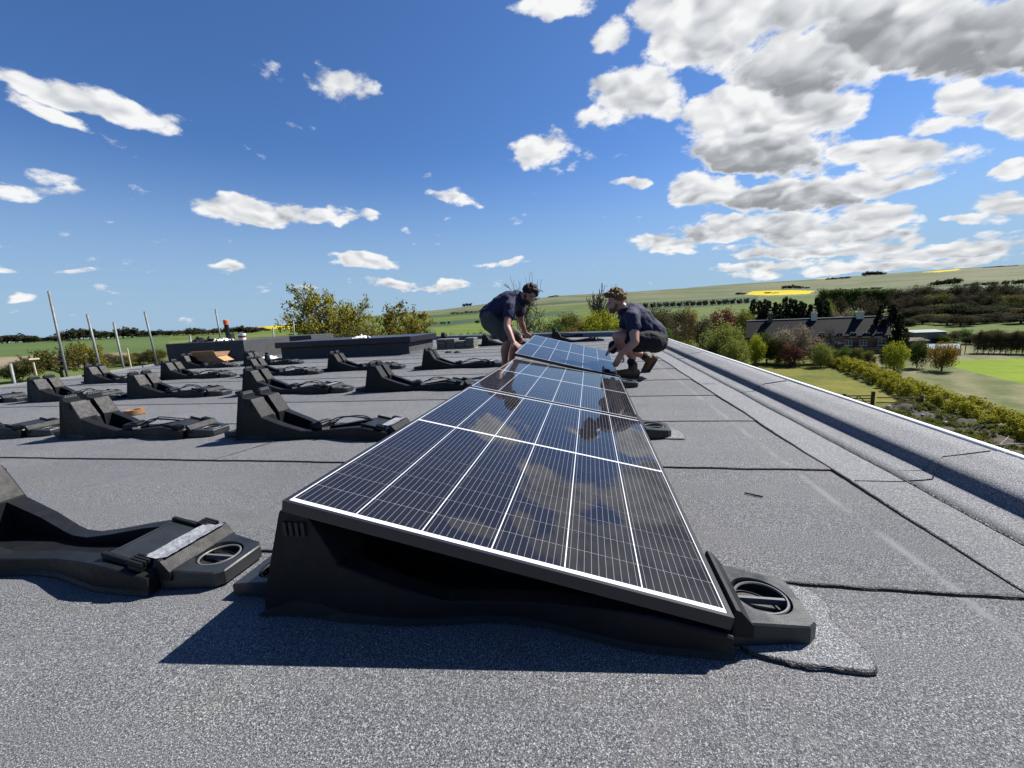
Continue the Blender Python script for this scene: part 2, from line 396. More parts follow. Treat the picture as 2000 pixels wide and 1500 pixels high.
def build_ground():
    az0 = -CYAW
    fine = np.arange(R(-56), R(56), R(.11)); coarse = np.arange(R(56), R(304), R(4))
    A = np.concatenate([fine, coarse])+az0; nA = len(A)
    RR = np.concatenate([[0], np.geomspace(4, 20, 8), np.geomspace(20, 130, 230)[1:], np.geomspace(130, 2700, 190)[1:], [4000, 6000]]); nR = len(RR)
    rr, aa = np.meshgrid(RR, A, indexing='ij')
    X = np.sin(aa)*rr; Y = np.cos(aa)*rr; Z = terrain(X, Y)
    und = np.sin(X*.021+1.3)*np.cos(Y*.017)*.25+np.sin(X*.06+Y*.045)*.08
    Z = Z+und*np.clip((rr-100)/400, 0, 1)*2.0
    V = np.stack([X, Y, Z], -1).reshape(-1, 3)
    i, j = np.meshgrid(np.arange(nR-1), np.arange(nA), indexing='ij')
    j2 = (j+1) % nA
    F = np.stack([i*nA+j, i*nA+j2, (i+1)*nA+j2, (i+1)*nA+j], -1).reshape(-1, 4)[:, ::-1]
    cen = V[F].mean(1)
    D = cen-np.array(CAM); zz = D@np.array(CFW); ok = zz > 1
    zz = np.where(ok, zz, 1); PX = 1000+CF*(D@np.array(CR))/zz; PY = 750-CF*(D@np.array(CU))/zz
    rad = np.hypot(cen[:, 0], cen[:, 1])
    own = np.full(len(F), -1)
    for k, (nm, mt, poly) in enumerate(FIELDS):
        sel = ok & (own < 0) & point_in(poly, PX, PY)
        if nm in ('meadow', 'barley_field', 'fallow_field', 'garden_lawn'): sel &= (rad < 135) & (cen[:, 0] > 6)
        else: sel &= rad > 135
        if nm == 'downland': sel &= rad > 500
        own[sel] = k
    out = (own < 0) & (~ok) & (rad > 900); own[out] = len(FIELDS)-1
    gm = grassmat('rough_grass', (.09, .14, .03), (.17, .21, .06), .02, .3, 3)
    def sub(name, sel, m, label):
        if not sel.any(): return
        f = F[sel]; u, inv = np.unique(f, return_inverse=True)
        o = obj(name, V[u], inv.reshape(-1, 4), m, None, True); o['kind'] = 'structure'; o['label'] = label
    sub('ground', own < 0, gm, 'rough green grass around the building and between the fields')
    labs = ['mown yellow green meadow beyond the right parapet', 'bright lime green crop strip right of the hedge', 'smaller bright green crop strip near the right edge', 'grey green striped fallow field right of the hedge',
            'garden lawns around the brick terrace', 'bright yellow rapeseed field low on the right hillside', 'thin yellow rapeseed strip on the hill skyline', 'faint yellow rapeseed strip high on the far right skyline', 'yellow rapeseed field behind the open oak',
            'dark green crop at the far right edge of the hillside', 'dark green crop band behind the crouching man', 'dark green crop band left of the bending man', 'bright green wheat field left of the bending man', 'bright green wheat field behind the vent pipe',
            'green wheat field below the far left treeline', 'pale brown stubble field at the far left', 'thin dark green crop strip on the slope between the men', 'thin green wheat strip on the slope behind the poplars', 'thin dark crop strip on the slope right of the oaks', 'pale green chalk downland hill on the horizon']
    ms = []
    for k, (nm, mt, poly) in enumerate(FIELDS):
        if not isinstance(mt, int): ms.append(mt)
    seq = [0, 1, 1, 2, 3, 4, 4, 4, 4, 5, 5, 5, 6, 6, 7, 8, 5, 7, 5, 9]
    for k, (nm, mt, poly) in enumerate(FIELDS):
        sub(nm, own == k, ms[seq[k]], labs[k])
build_ground()
# ------------------------------------------------------------------ flat roof
def feltmat(name, dark=.010, mid=.086, light=.37, warm=0.):
    m, b, p = mat(name, (mid,)*3, .85, 0, .3)
    geo = b.n('ShaderNodeNewGeometry').outputs['Position']
    g = b.noise(geo, 250, 3, .7); g2 = b.noise(geo, 500, 2, .6)
    v = b.m('ADD', b.m('MULTIPLY', g, .62), b.m('MULTIPLY', g2, .38))
    col = b.ramp(b.mr(v, .36, .655), [(0, (dark*.75, dark*.8, dark)), (.38, (mid*.72, mid*.75, mid*.82)), (.62, (mid*1.15, mid*1.17, mid*1.22)), (.86, (light*.62, light*.63, light*.66)), (1, (light,)*3)])
    big = b.noise(geo, 1.1, 5, .6)
    col = b.mix(b.mr(big, .35, .7), col, b.mix(1, col, (1.22, 1.21, 1.2), 'MULTIPLY'))
    moss = b.m('MULTIPLY', b.mr(b.noise(geo, 2.7, 4, .65), .60, .74), .45)
    col = b.mix(moss, col, b.mix(1, col, (1.12, 1.15, .82), 'MULTIPLY'))
    oi = b.n('ShaderNodeObjectInfo')                                  # every roll of felt has its own tone
    tone = b.mr(oi.outputs['Random'], 0, 1, .92, 1.10); tc_ = b.n('ShaderNodeCombineColor')
    for q_ in range(3): b.put(tc_.inputs[q_], tone)
    col = b.mix(1, col, tc_.outputs[0], 'MULTIPLY')
    st = b.noise(b.v('ADD', geo, (4., 9., 0.)), 1.7, 6, .68)           # dried puddle marks and boot dirt
    col = b.mix(b.m('MULTIPLY', b.mr(b.m('ABSOLUTE', b.m('SUBTRACT', st, .56)), .0, .018, 1, 0), .32), col, (.13, .125, .115))
    col = b.mix(b.m('MULTIPLY', b.mr(st, .60, .72), .28), col, (.035, .035, .036))
    # pale scuff line worn into the felt beside the panels, with a few bare scratches
    sp = b.n('ShaderNodeSeparateXYZ'); b.put(sp.inputs[0], geo)
    wob = b.m('MULTIPLY', b.m('SUBTRACT', b.noise(geo, 1.4, 3), .5), .05)
    dx = b.m('ABSOLUTE', b.m('ADD', b.m('SUBTRACT', sp.outputs[0], .935), wob))
    sc = b.m('MULTIPLY', b.mr(dx, .004, .022, 1, 0), b.mr(b.noise(geo, 7, 3), .38, .62, .1, .75))
    col = b.mix(sc, col, (.17, .172, .175))
    scr = b.noise(b.v('MULTIPLY', geo, (5, 1.2, 1)), 2.0, 5, .7)
    col = b.mix(b.m('MULTIPLY', b.mr(scr, .70, .76), .4), col, (.18, .18, .19))
    col = b.mix(1, col, (.995, 1., 1.02), 'MULTIPLY')
    b.put(p.inputs['Base Color'], col)
    bn = b.n('ShaderNodeBump'); bn.inputs['Strength'].default_value = .75; bn.inputs['Distance'].default_value = .0025
    b.put(bn.inputs['Height'], v); b.put(p.inputs['Normal'], bn.outputs[0])
    return m
M_FELT = feltmat('mineral_felt')
M_FELT2 = feltmat('mineral_felt_newer', .015, .118, .44)
M_BIT = noisy('bitumen', (.006, .006, .007), (.02, .02, .021), 40, .45, bump=.5, bscale=120)
M_WHITE = noisy('white_trim', (.78, .78, .78), (.88, .88, .88), 6, .35)
M_BRICKWALL = noisy('building_brick', (.22, .10, .07), (.30, .16, .11), 3, .9)
XR = 1.41                                     # foot of the right-hand upstand
roof_poly = [(1.71, -6), (1.71, 13.6), (-13.6, 20.6), (-13.6, 13.0), (-12.2, 9.0), (-11.3, 7.0), (-11.1, -6)]
roof = obj('roof', [(x, y, z) for z in (-.012, -.35) for x, y in roof_poly], [tuple(range(7))]+[(i, i+7, (i+1) % 7+7, (i+1) % 7) for i in range(7)], M_FELT)
tag(roof, 'flat grey mineral felt roof with low kerbs', kind='structure')
wl = MB(); n = 7
ins = [(x*.985, y*.985) for x, y in roof_poly]
wl.add([(x, y, z) for z in (-.34, GZ-1) for x, y in ins], [(i, i+7, (i+1) % 7+7, (i+1) % 7) for i in range(7)])
wl.build('wall', M_BRICKWALL, roof)

def wav(t, seed, amp=1.):
    return amp*(mnoise.noise(Vector((t*1.3, seed*7.1, 0)))*.018+mnoise.noise(Vector((t*7.3, seed*3.7, 2)))*.006+mnoise.noise(Vector((t*25., seed, 5)))*.003)
def left_x(y):
    for (x0, y0), (x1, y1) in (((-11.1, -6), (-11.3, 7)), ((-11.3, 7), (-12.2, 9)), ((-12.2, 9), (-13.6, 13)), ((-13.6, 13), (-13.6, 20.6))):
        if y0 <= y <= y1: return x0+(x1-x0)*(y-y0)/(y1-y0)
    return -11.1
SEAMS = [1.165+.89*k for k in range(-7, 14)]
for k, s in enumerate(SEAMS[:-1]):
    s2 = SEAMS[k+1]
    xs = np.concatenate([np.linspace(left_x(s)+.06, -4, 30), np.linspace(-4, 1.10, 260)[1:]])
    V = []; F = []
    for x in xs:
        e = s+wav(x, k)
        hz_ = .0062 if s < 2.5 else .003
        V += [(x, e, -.010), (x, e, hz_), (x, e+.03, hz_-.0004), (x, s2+.07, -.003)]
    for i in range(len(xs)-1):
        for q in range(3): F.append((i*4+q, i*4+4+q, i*4+5+q, i*4+1+q))
    o = obj('felt_sheet', V, [f[::-1] for f in F], M_FELT, roof)
    # bitumen squeezed out along the lap
    V = []; F = []
    for x in xs:
        w = max(0., mnoise.noise(Vector((x*2.1, k*5.3, 9)))*.5+.28+.45*mnoise.noise(Vector((x*13., k*2.3, 4))))
        w *= (.4 if x < .2 else 1.)*(1. if s < 2.5 else .25)
        w = .0006+w*(.016 if 1 < s < 2.2 else .011)
        e = s+wav(x, k)
        V += [(x, e-w, -.0025), (x, e-w*.45, .0048 if s < 2.5 else .002), (x, e+.003, .0068 if s < 2.5 else .0035)]
    for i in range(len(xs)-1):
        for q in range(2): F.append((i*3+q, i*3+3+q, i*3+4+q, i*3+1+q))
    obj('bitumen_bead', V, [f[::-1] for f in F], M_BIT, roof)
# strips along the right-hand upstand
def strip(x0, x1, y0, y1, z, seed, m=M_FELT2, bead=True, endbead=True):
    ys = np.linspace(y0, y1, int((y1-y0)*40)+2); V = []; F = []
    for y in ys:
        xa = x0+wav(y, seed)*.8
        V += [(xa, y, -.006), (xa, y, z), (xa+.02, y, z+.0005), (x1, y, z)]
    for i in range(len(ys)-1):
        for q in range(3): F.append((i*4+q, i*4+1+q, i*4+5+q, i*4+4+q))
    obj('felt_sheet', V, [f[::-1] for f in F], m, roof)
    if bead:
        V = []; F = []
        for y in ys:
            w = .001+.008*max(0, mnoise.noise(Vector((y*3, seed*3.3, 1)))*.7+.3)
            xa = x0+wav(y, seed)*.8
            V += [(xa-w, y, .0005), (xa-w*.4, y, z*.8), (xa+.003, y, z+.0012)]
        for i in range(len(ys)-1):
            for q in range(2): F.append((i*3+q, i*3+1+q, i*3+4+q, i*3+3+q))
        obj('bitumen_bead', V, [f[::-1] for f in F], M_BIT, roof)
def cross_bead(pts, wmax, seed, z):
    P = [Vector((*p, z(p[0]) if callable(z) else z)) for p in pts]
    V = []; F = []; n = 0; L = []
    for a, b_ in zip(P[:-1], P[1:]):
        k = max(2, int((b_-a).length/.02))
        for i in range(k): L.append(a.lerp(b_, i/k))
    L.append(P[-1])
    for i, p in enumerate(L):
        t = (L[min(i+1, len(L)-1)]-L[max(i-1, 0)]).normalized(); q = Vector((-t.y, t.x, 0)).normalized()
        w = wmax*(.25+max(0, mnoise.noise(Vector((i*.33, seed, 3)))*.9+.35)); jog = q*mnoise.noise(Vector((i*.12, seed, 8)))*.008
        V += [p+jog-q*w-Vector((0, 0, .002)), p+jog+Vector((0, 0, .003)), p+jog+q*w-Vector((0, 0, .002))]
    for i in range(len(L)-1):
        for q in range(2): F.append((i*3+q, i*3+1+q, i*3+4+q, i*3+3+q))
    obj('bitumen_bead', V, [f[::-1] for f in F], M_BIT, roof)
for y0, y1 in ((-6, 1.9), (1.9, 6.4), (6.4, 13.2)): strip(1.085, 1.34, y0, y1, .0095, 31+y0, M_FELT2)
cross_bead([(1.10, 1.9), (1.30, 1.90)], .003, 3.3, .010)
cross_bead([(1.10, 4.35), (1.22, 4.33)], .002, 4.3, .010)
cross_bead([(-2.34, 2.06), (-2.28, 2.22), (-2.2, 2.5)], .0025, 5.1, .006)
cross_bead([(-1.42, -.42), (-1.22, -.36)], .006, 9.1, .006)
cross_bead([(.62, 1.76), (.68, 1.73)], .004, 2.1, .006)

# upstand and kerb on the right: a soft fillet, a steep inner face and a sloping top
def kerb_profile():
    P = [(1.295, .0125), (1.36, .0135), (1.415, .015), (1.438, .019), (1.449, .038), (1.459, .060), (1.472, .073), (1.505, .079), (1.60, .092), (1.705, .106)]
    return P
KP = kerb_profile()
def kerb_piece(y0, y1, seed):
    ys = np.linspace(y0, y1, int((y1-y0)*12)+2); V = []; F = []; n = len(KP)+2
    for y in ys:
        row = [(KP[0][0]+wav(y, 77)*.7, y, -.004)]
        for i, (x, z) in enumerate(KP):
            soft = mnoise.noise(Vector((y*.9, i*.15, seed)))*.004
            if i == 0: x += wav(y, 77)*.7
            row.append((x, y, z+soft*(i > 0)))
        row.append((KP[-1][0], y, -.2))
        V += row
    for i in range(len(ys)-1):
        for q in range(n-1): F.append((i*n+q, i*n+q+1, i*n+n+q+1, i*n+n+q))
    o = obj('parapet', V, [f[::-1] for f in F], M_FELT2, roof, True)
cuts = [-6, -1.2, 2.02, 3.9, 6.6, 9.8, 13.5]
for i in range(len(cuts)-1): kerb_piece(cuts[i], cuts[i+1], i)
def kz(x):
    return float(np.interp(x, [p[0] for p in KP], [p[1] for p in KP]))+.0015
for c, sk in ((2.02, .12), (3.9, .03), (6.6, .03)):
    cross_bead([(1.30, c-sk), (1.40, c-sk*.8), (1.46, c-sk*.3), (1.5, c), (1.68, c+.01)], .0022, c, kz)
V = []; F = []
ys = np.linspace(-1.2, 9, 300)
for y in ys:
    w = .0015+.007*max(0, mnoise.noise(Vector((y*2.2, 3.3, 1)))*.7+.35); xa = KP[0][0]+wav(y, 77)*.7
    V += [(xa-w, y, .009), (xa-w*.4, y, .0125), (xa+.003, y, .0150)]
for i in range(len(ys)-1):
    for q in range(2): F.append((i*3+q, i*3+1+q, i*3+4+q, i*3+3+q))
obj('bitumen_bead', V, [f[::-1] for f in F], M_BIT, roof)
t = MB()
for y0, y1 in ((-6, 1.995), (2.0, 4.995), (5.0, 7.995), (8.0, 13.6)):
    t = MB(); t.box(1.702, 1.728, y0, y1, .04, .115, b=.003); t.build('edge_trim', M_WHITE, roof)
# far and left kerbs
def kerb_line(p, q, h, w, trim=False):
    p = Vector((*p, 0)); q = Vector((*q, 0)); d = (q-p); L = d.length; d.normalize(); nrm = Vector((-d.y, d.x, 0))
    prof = [(0, -.05), (0, .01), (.03, .03), (.05, h*.8), (.09, h), (w-.02, h+.01), (w, h), (w, -.05)]
    k = int(L/.5)+2; V = []; F = []; n = len(prof)
    for i in range(k):
        c = p+d*(L*i/(k-1))
        V += [c+nrm*a+Vector((0, 0, z+.004*mnoise.noise(c*.8+Vector((a*9, 0, 0))))) for a, z in prof]
    for i in range(k-1):
        for j in range(n-1): F.append((i*n+j, i*n+j+1, i*n+n+j+1, i*n+n+j))
    obj('parapet', V, F, M_FELT2, roof, True)
    if not trim: return
    tr = MB(); M = Matrix.Translation(p) @ Matrix.Rotation(math.atan2(d.y, d.x), 4, 'Z')
    tr.box(0, L, w-.004, w+.02, h-.02, h+.022, M, b=.003); tr.build('edge_trim', M_WHITE, roof)
kerb_line((1.69, 13.3), (-13.5, 20.3), .14, .25, True)
kerb_line((-11.12, 6.95), (-10.95, -6), .035, .2)
kerb_line((-12.0, 8.95), (-11.14, 6.95), .035, .2)
kerb_line((-13.4, 12.95), (-12.0, 8.95), .035, .2)

# felt patches laid under the feet of the nearest mount
def patch(pts, z, seed):
    P = []
    n = len(pts)
    for i in range(n):
        a = Vector(pts[i]); c = Vector(pts[(i+1) % n])
        for k in range(8): P.append(a.lerp(c, k/8))
    for _ in range(2): P = [(P[i-1]+P[i]*2+P[(i+1) % len(P)])/4 for i in range(len(P))]
    P = [p+Vector((mnoise.noise(Vector((p.x*20, p.y*20, seed))), mnoise.noise(Vector((p.x*20, p.y*20, seed+4)))))*.003 for p in P]
    n = len(P)
    V = [(p.x, p.y, z) for p in P]+[(p.x, p.y, .002) for p in P]
    o = obj('felt_patch', V, [tuple(range(n))]+[(i, i+n, (i+1) % n+n, (i+1) % n) for i in range(n)], M_FELT2, roof)
    c = sum(P, Vector((0, 0)))/n
    V = []; F = []
    for i, p in enumerate(P):
        out = (p-c).normalized(); w = .001+.007*max(0, -out.y)*(.5+mnoise.noise(Vector((i*.5, seed, 0))))+.001
        V += [(p.x-out.x*.002, p.y-out.y*.002, z+.0008), (p.x+out.x*w*.5, p.y+out.y*w*.5, z*.8), (p.x+out.x*w, p.y+out.y*w, .005)]
    for i in range(n):
        j = (i+1) % n
        for q in range(2): F.append((i*3+q, i*3+q+1, j*3+q+1, j*3+q))
    obj('bitumen_bead', V, F, M_BIT, roof)
patch([(.325, .895), (.43, .872), (.575, .868), (.592, .92), (.565, 1.02), (.59, 1.07), (.57, 1.14), (.40, 1.17), (.30, 1.1)], .011, 3)
patch([(.16, .90), (.30, .885), (.325, .905), (.325, 1.1), (.16, 1.1)], .0105, 5)
patch([(.42, 2.52), (.545, 2.50), (.56, 2.62), (.52, 2.76), (.35, 2.78), (.3, 2.6)], .0105, 7)
# ------------------------------------------------------------------ solar panels
M_FRAME, b, p = mat('anodised_frame', (.014, .014, .017), .3, 0., .6)
def cellmat():
    m, b, p = mat('silicon_cell', (.006, .007, .012), .06, 0, .26, 0)
    uv = b.n('ShaderNodeTexCoord').outputs['Object']
    sp = b.n('ShaderNodeSeparateXYZ'); b.put(sp.inputs[0], uv)
    # ten bus wires along the cell, hair-thin cross fingers
    t = b.m('ABSOLUTE', b.m('SUBTRACT', b.m('FRACT', b.m('MULTIPLY', b.m('ADD', sp.outputs[0], .0908), 10/.1816)), .5))
    bus = b.mr(t, .022, .04, 1, 0)
    t2 = b.m('ABSOLUTE', b.m('SUBTRACT', b.m('FRACT', b.m('MULTIPLY', sp.outputs[1], 1/.0015)), .5))
    fing = b.mr(t2, .06, .16, .12, 0)
    oi = b.n('ShaderNodeObjectInfo')
    base = b.mix(oi.outputs['Random'], (.0055, .0065, .012), (.009, .009, .013))
    col = b.mix(b.m('MAXIMUM', bus, fing), base, (.19, .19, .205))
    b.put(p.inputs['Base Color'], col)
    geo = b.n('ShaderNodeNewGeometry').outputs['Position']
    b.put(p.inputs['Roughness'], b.mr(b.noise(geo, 2.2, 3), .3, .7, .012, .035))
    p.inputs['IOR'].default_value = 1.5
    return m
M_CELL = cellmat()
M_BACK, b, p = mat('white_backsheet', (.6, .61, .64), .07, 0, .5)
PW, PL, PT = 1.134, 1.722, .032
cell_me = mesh_from('cell', [(-.0908, -.0453, 0), (.0908, -.0453, 0), (.0908, .0453, 0), (-.0908, .0453, 0)], [(0, 1, 2, 3)], M_CELL)
def make_panel(label):
    r = empty('solar_panel', label=label, cat='solar panel', group='solar panels laid end to end')
    f = MB(); lip = .0102
    f.box(0, PW, 0, lip, -PT, 0); f.box(0, PW, PL-lip, PL, -PT, 0)
    f.box(0, lip, lip, PL-lip, -PT, 0); f.box(PW-lip, PW, lip, PL-lip, -PT, 0)
    f.build('frame', M_FRAME, r)
    bs = MB(); bs.box(lip, PW-lip, lip, PL-lip, -.008, -.0022); bs.build('backsheet', M_BACK, r)
    px = .1848; x0 = (PW-6*px)/2+px/2
    py = .0919; gap = .014; y0 = (PL-18*py-gap)/2+py/2
    for i in range(6):
        for j in range(18):
            link('cell', cell_me, r, (x0+i*px, y0+j*py+(gap if j > 8 else 0), -.0018))
    return r
X0, Y0, Z0, TILT = -.8075, .8811, .3421, .215
pan1 = make_panel('nearest solar panel, its tilted end resting on a black plastic mount')
pan1.location = (X0, Y0, Z0); pan1.rotation_euler = (0, TILT, 0)
pan2 = copy_tree(pan1); pan2['label'] = 'middle solar panel of the three, laid flush with the nearest one'
pan2.location = (X0, Y0+PL+.02, Z0)
pan3 = copy_tree(pan1); pan3['label'] = 'farthest solar panel, lifted at an angle between the two men'
# still being lowered: its left edge and far end are held up
M3 = Matrix.Translation((-.815, Y0+2*PL+.05, .395)) @ Matrix.Rotation(.062, 4, 'X') @ Matrix.Rotation(.255, 4, 'Y')
pan3.matrix_world = M3
# ------------------------------------------------------------------ black plastic panel mounts
M_PLAST = noisy('black_plastic', (.0055, .006, .0072), (.009, .0095, .011), 14, .5, bump=.15, bscale=260, rvar=.08, spec=.22)
M_PLAST2 = noisy('black_plastic_dusty', (.010, .0115, .013), (.024, .027, .029), 9, .38, bump=.05, bscale=260, rvar=.1, spec=.4)
M_FOIL = noisy('foil_label', (.20, .205, .21), (.40, .405, .41), 30, .35, bump=.6, bscale=55, metal=.3)
M_STEEL, b, p = mat('steel_clip', (.5, .5, .52), .3, 1.)
M_COMB, b, p = mat('comb_insert', (.10, .105, .11), .5)
MW = .30
def rail(side, low=False):
    """one side wall of the mount: tower fin, sloping arm, low sill"""
    st = [  # u, z top, waist inset, thickness
        (0.0, .02, .0, .128), (.004, .06, .0, .128), (.062, .332, .012, .113), (.094, .332, .012, .113), (.097, .304, .012, .113), (.162, .296, .012, .112), (.236, .168, .006, .118), (.238, .160, .006, .060),
        (.40, .100, .012, .054), (.525, .058, .03, .05), (.60, .052, .048, .05), (.68, .052, .055, .05), (.78, .064, .045, .05), (.90, .080, .02, .05), (.98, .088, .004, .06), (1.03, .086, .0, .07), (1.19, .056, .0, .07), (1.205, .050, .0, .07)]
    if low: st[2:5] = [(.080, .302, .012, .113), (.096, .304, .012, .113), (.110, .302, .012, .113)]
    V = []; F = []
    for u, z, w, th in st:
        fl = .02 if u < .7 else .012
        a, c = (w, w+th) if side == 0 else (MW-w, MW-w-th)
        a0 = w-fl*.5 if side == 0 else MW-w+fl*.5
        V += [(u-(.02 if u < .01 else 0), a0, 0), (u, a, max(.012, z*.12)), (u, a, z-.004), (u, a+(.004 if side == 0 else -.004), z), (u, c, z), (u, c, 0)]
    n = 6
    for i in range(len(st)-1):
        for q in range(n-1): F.append((i*n+q, i*n+q+1, i*n+n+q+1, i*n+n+q))
    F.append(tuple(range(n))); F.append(tuple(range((len(st)-1)*n, len(st)*n)))
    return V, F
def pot_pad(u0, u1, v0, v1, z0, z1, taper, flip=False):
    """low ballast pad with a round recess"""
    cu, cv = (u0+u1)/2+.004, (v0+v1)/2; rr = min((u1-u0)*.36, (v1-v0)*.34); n = 32
    def zt(u): return z0+(z1-z0)*(u-u0)/(u1-u0)
    out = [(u0, v0), (u0+.02, v0-.004)] if False else [(u0, v0), (u1-.02, v0+taper), (u1, v0+taper+.02), (u1, v1-taper-.02), (u1-.02, v1-taper), (u0, v1)]
    V = []; F = []
    # outline resampled to n points by angle
    def hit(a):
        best = None; d = (math.cos(a), math.sin(a))
        for i in range(len(out)):
            x1_, y1_ = out[i][0]-cu, out[i][1]-cv; x2_, y2_ = out[(i+1) % len(out)][0]-cu, out[(i+1) % len(out)][1]-cv
            den = d[0]*(y2_-y1_)-d[1]*(x2_-x1_)
            if abs(den) < 1e-9: continue
            t = (x1_*(y2_-y1_)-y1_*(x2_-x1_))/den; s = (x1_*d[1]-y1_*d[0])/den
            if t > 0 and -1e-6 <= s <= 1+1e-6 and (best is None or t < best): best = t
        return best
    A = sorted(set([2*PI*k/n for k in range(n)]+[math.atan2(y-cv, x-cu) % (2*PI) for x, y in out])); n = len(A)
    rings = []
    for kind in range(6):
        row = []
        for a in A:
            t = hit(a); ca, sa = math.cos(a), math.sin(a)
            if kind == 0: u, v, z = cu+ca*t, cv+sa*t, .002
            if kind == 1: u, v = cu+ca*t, cv+sa*t; z = zt(u)-.004
            if kind == 2: u, v = cu+ca*(t-.004), cv+sa*(t-.004); z = zt(u)
            if kind == 3: u, v = cu+ca*rr, cv+sa*rr; z = zt(u)
            if kind == 4: u, v = cu+ca*rr*.97, cv+sa*rr*.97; z = zt(u)-.03
            if kind == 5: u, v = cu, cv; z = zt(cu)-.031
            row.append((u, v, z))
        rings.append(row)
    for r_ in rings: V += r_
    for k in range(5):
        for i in range(n): F.append((k*n+i, k*n+(i+1) % n, k*n+n+(i+1) % n, k*n+n+i))
    return V, F, (cu, cv, rr, zt)
def make_mount(foil=False, clips=True):
    r = empty('panel_mount')
    for s in (0, 1):
        V, F = rail(s, not clips); mb = MB(); mb.add(V, F)
        rl = mb.build('side_wall', M_PLAST, r)
        for k in range(4):                      # moulded slots near the top of the tower and ribs at the foot
            sl = MB(); v = .008 if s == 0 else MW-.008
            sl.box(.09+k*.018, .10+k*.018, v-.002, v+.008, .235, .275); sl.build('slot', M_BIT, rl)
    mb = MB(); mb.box(.02, 1.2, .06, MW-.06, .006, .022); mb.build('base_tray', M_PLAST, r)
    mb = MB(); mb.prism([(.012, .02), (.07, .285), (.13, .285), (.215, .15), (.235, .03)], .110, MW-.110); mb.build('tower_web', M_PLAST, r)
    for v0 in ((.028, MW-.028-.085) if clips else ()):
        cb = MB()
        cb.box(.066, .094, v0, v0+.085, .331, .336)
        for k in range(5): cb.box(.068, .093, v0+.006+k*.017, v0+.014+k*.017, .336, .348)
        cb.build('comb', M_COMB, r)
    # low platform that carries the lower panel edge
    Mp = Matrix.Translation((1.0, 0, .100)) @ Matrix.Rotation(R(12.3), 4, 'Y')
    mb = MB(); mb.box(0, .19, .03, MW-.03, -.012, .0, Mp, b=.003); mb.box(.012, .016, .05, MW-.05, 0, .003, Mp)
    pl = mb.build('platform', M_PLAST2, r)
    for v0 in ((.028, MW-.028-.014) if clips else ()):
        mb = MB(); mb.box(.0, .15, v0, v0+.014, 0, .013, Mp, b=.002); mb.build('guide_rib', M_PLAST, pl)
    for v0 in ((.012, MW-.012-.042) if clips else ()):
        mb = MB(); mb.box(.125, .172, v0, v0+.042, 0, .018, Mp, b=.003)
        for k in range(4): mb.box(.120, .176, v0+.001+k*.0108, v0+.0075+k*.0108, .018, .031, Mp)
        mb.build('edge_clip', M_PLAST, r)
    # raised lip and pad with its round recess
    mb = MB(); mb.prism([(1.212, .03), (1.212, .088), (1.218, .098), (1.228, .094), (1.256, .060), (1.256, .03)], .03, MW-.03); mb.build('lip', M_PLAST, r)
    for a in ((1.215, 1.405, .03, MW-.03, .066, .045, .028), (-.165, .01, .06, MW-.06, .035, .05, .01)):
        V, F, (cu, cv, rr, zt) = pot_pad(*a); mb = MB(); mb.add(V, F)
        pd = mb.build('ballast_pad', M_PLAST2, r)
        ring = MB(); pts = [(cu+rr*.86*math.cos(t), cv+rr*.86*math.sin(t), zt(cu)-.008) for t in np.linspace(0, 2*PI, 33)]
        ring.tube(pts, .0035, 6, False); ring.box(cu-rr*.86, cu+rr*.86, cv-.004, cv+.004, zt(cu)-.024, zt(cu)-.008)
        ring.build('ring', M_COMB if a[0] > 0 else M_PLAST, pd)
    if foil:
        mb = MB(); k = 14; V = []
        for i in range(k+1):
            for w, dz in ((1.150, .0), (1.195, -.004), (1.238, .004)):
                V.append((w, .045+(MW-.09)*i/k, .098+dz+.003*mnoise.noise(Vector((i*.8, w*30, 0)))))
        mb.add(V, [(i*3+q, i*3+q+1, i*3+4+q, i*3+3+q) for i in range(k) for q in range(2)]); mb.build('foil_strip', M_FOIL, r)
    return r
def cable(parent, pts, rad=.0035):
    P = [Vector(q) for q in pts]
    for _ in range(3):
        Q = [P[0]]
        for a, c in zip(P[:-1], P[1:]): Q += [a.lerp(c, .25), a.lerp(c, .75)]
        P = Q+[P[-1]]
    mb = MB(); mb.tube(P, rad, 6); return mb.build('cable', M_PLAST, parent, True)
def add_extras(r, seed):
    """cable bundle, connector block and clip lying in the waist of an open mount"""
    rg = random.Random(seed); j = lambda s: rg.uniform(-s, s)
    mb = MB(); M = Matrix.Translation((.60+j(.02), .13+j(.02), .055)) @ Matrix.Rotation(j(.4), 4, 'Z')
    mb.box(-.05, .07, -.06, .06, 0, .045, M, b=.008); mb.box(.0, .05, -.05, .05, .045, .055, M, b=.004); mb.build('junction_block', M_PLAST, r)
    for k in range(3):
        cable(r, [(.62, .10+k*.03, .07), (.72+j(.03), .08+k*.05, .09+j(.01)), (.80+j(.03), .12+k*.03, .125+j(.02)), (.92+j(.03), .14+j(.05), .13+j(.015)), (1.02, .15+j(.06), .105)], .0042)
    mb = MB(); M = Matrix.Translation((.70, .06, .06)) @ Matrix.Rotation(.3+j(.3), 4, 'Z'); mb.box(-.02, .03, -.012, .012, 0, .018, M, b=.002); mb.build('steel_clip', M_STEEL, r)
    mb = MB(); mb.tube([(.74, .07, .052), (.97, .06, .055)], .004, 6); mb.build('rod', M_STEEL, r)

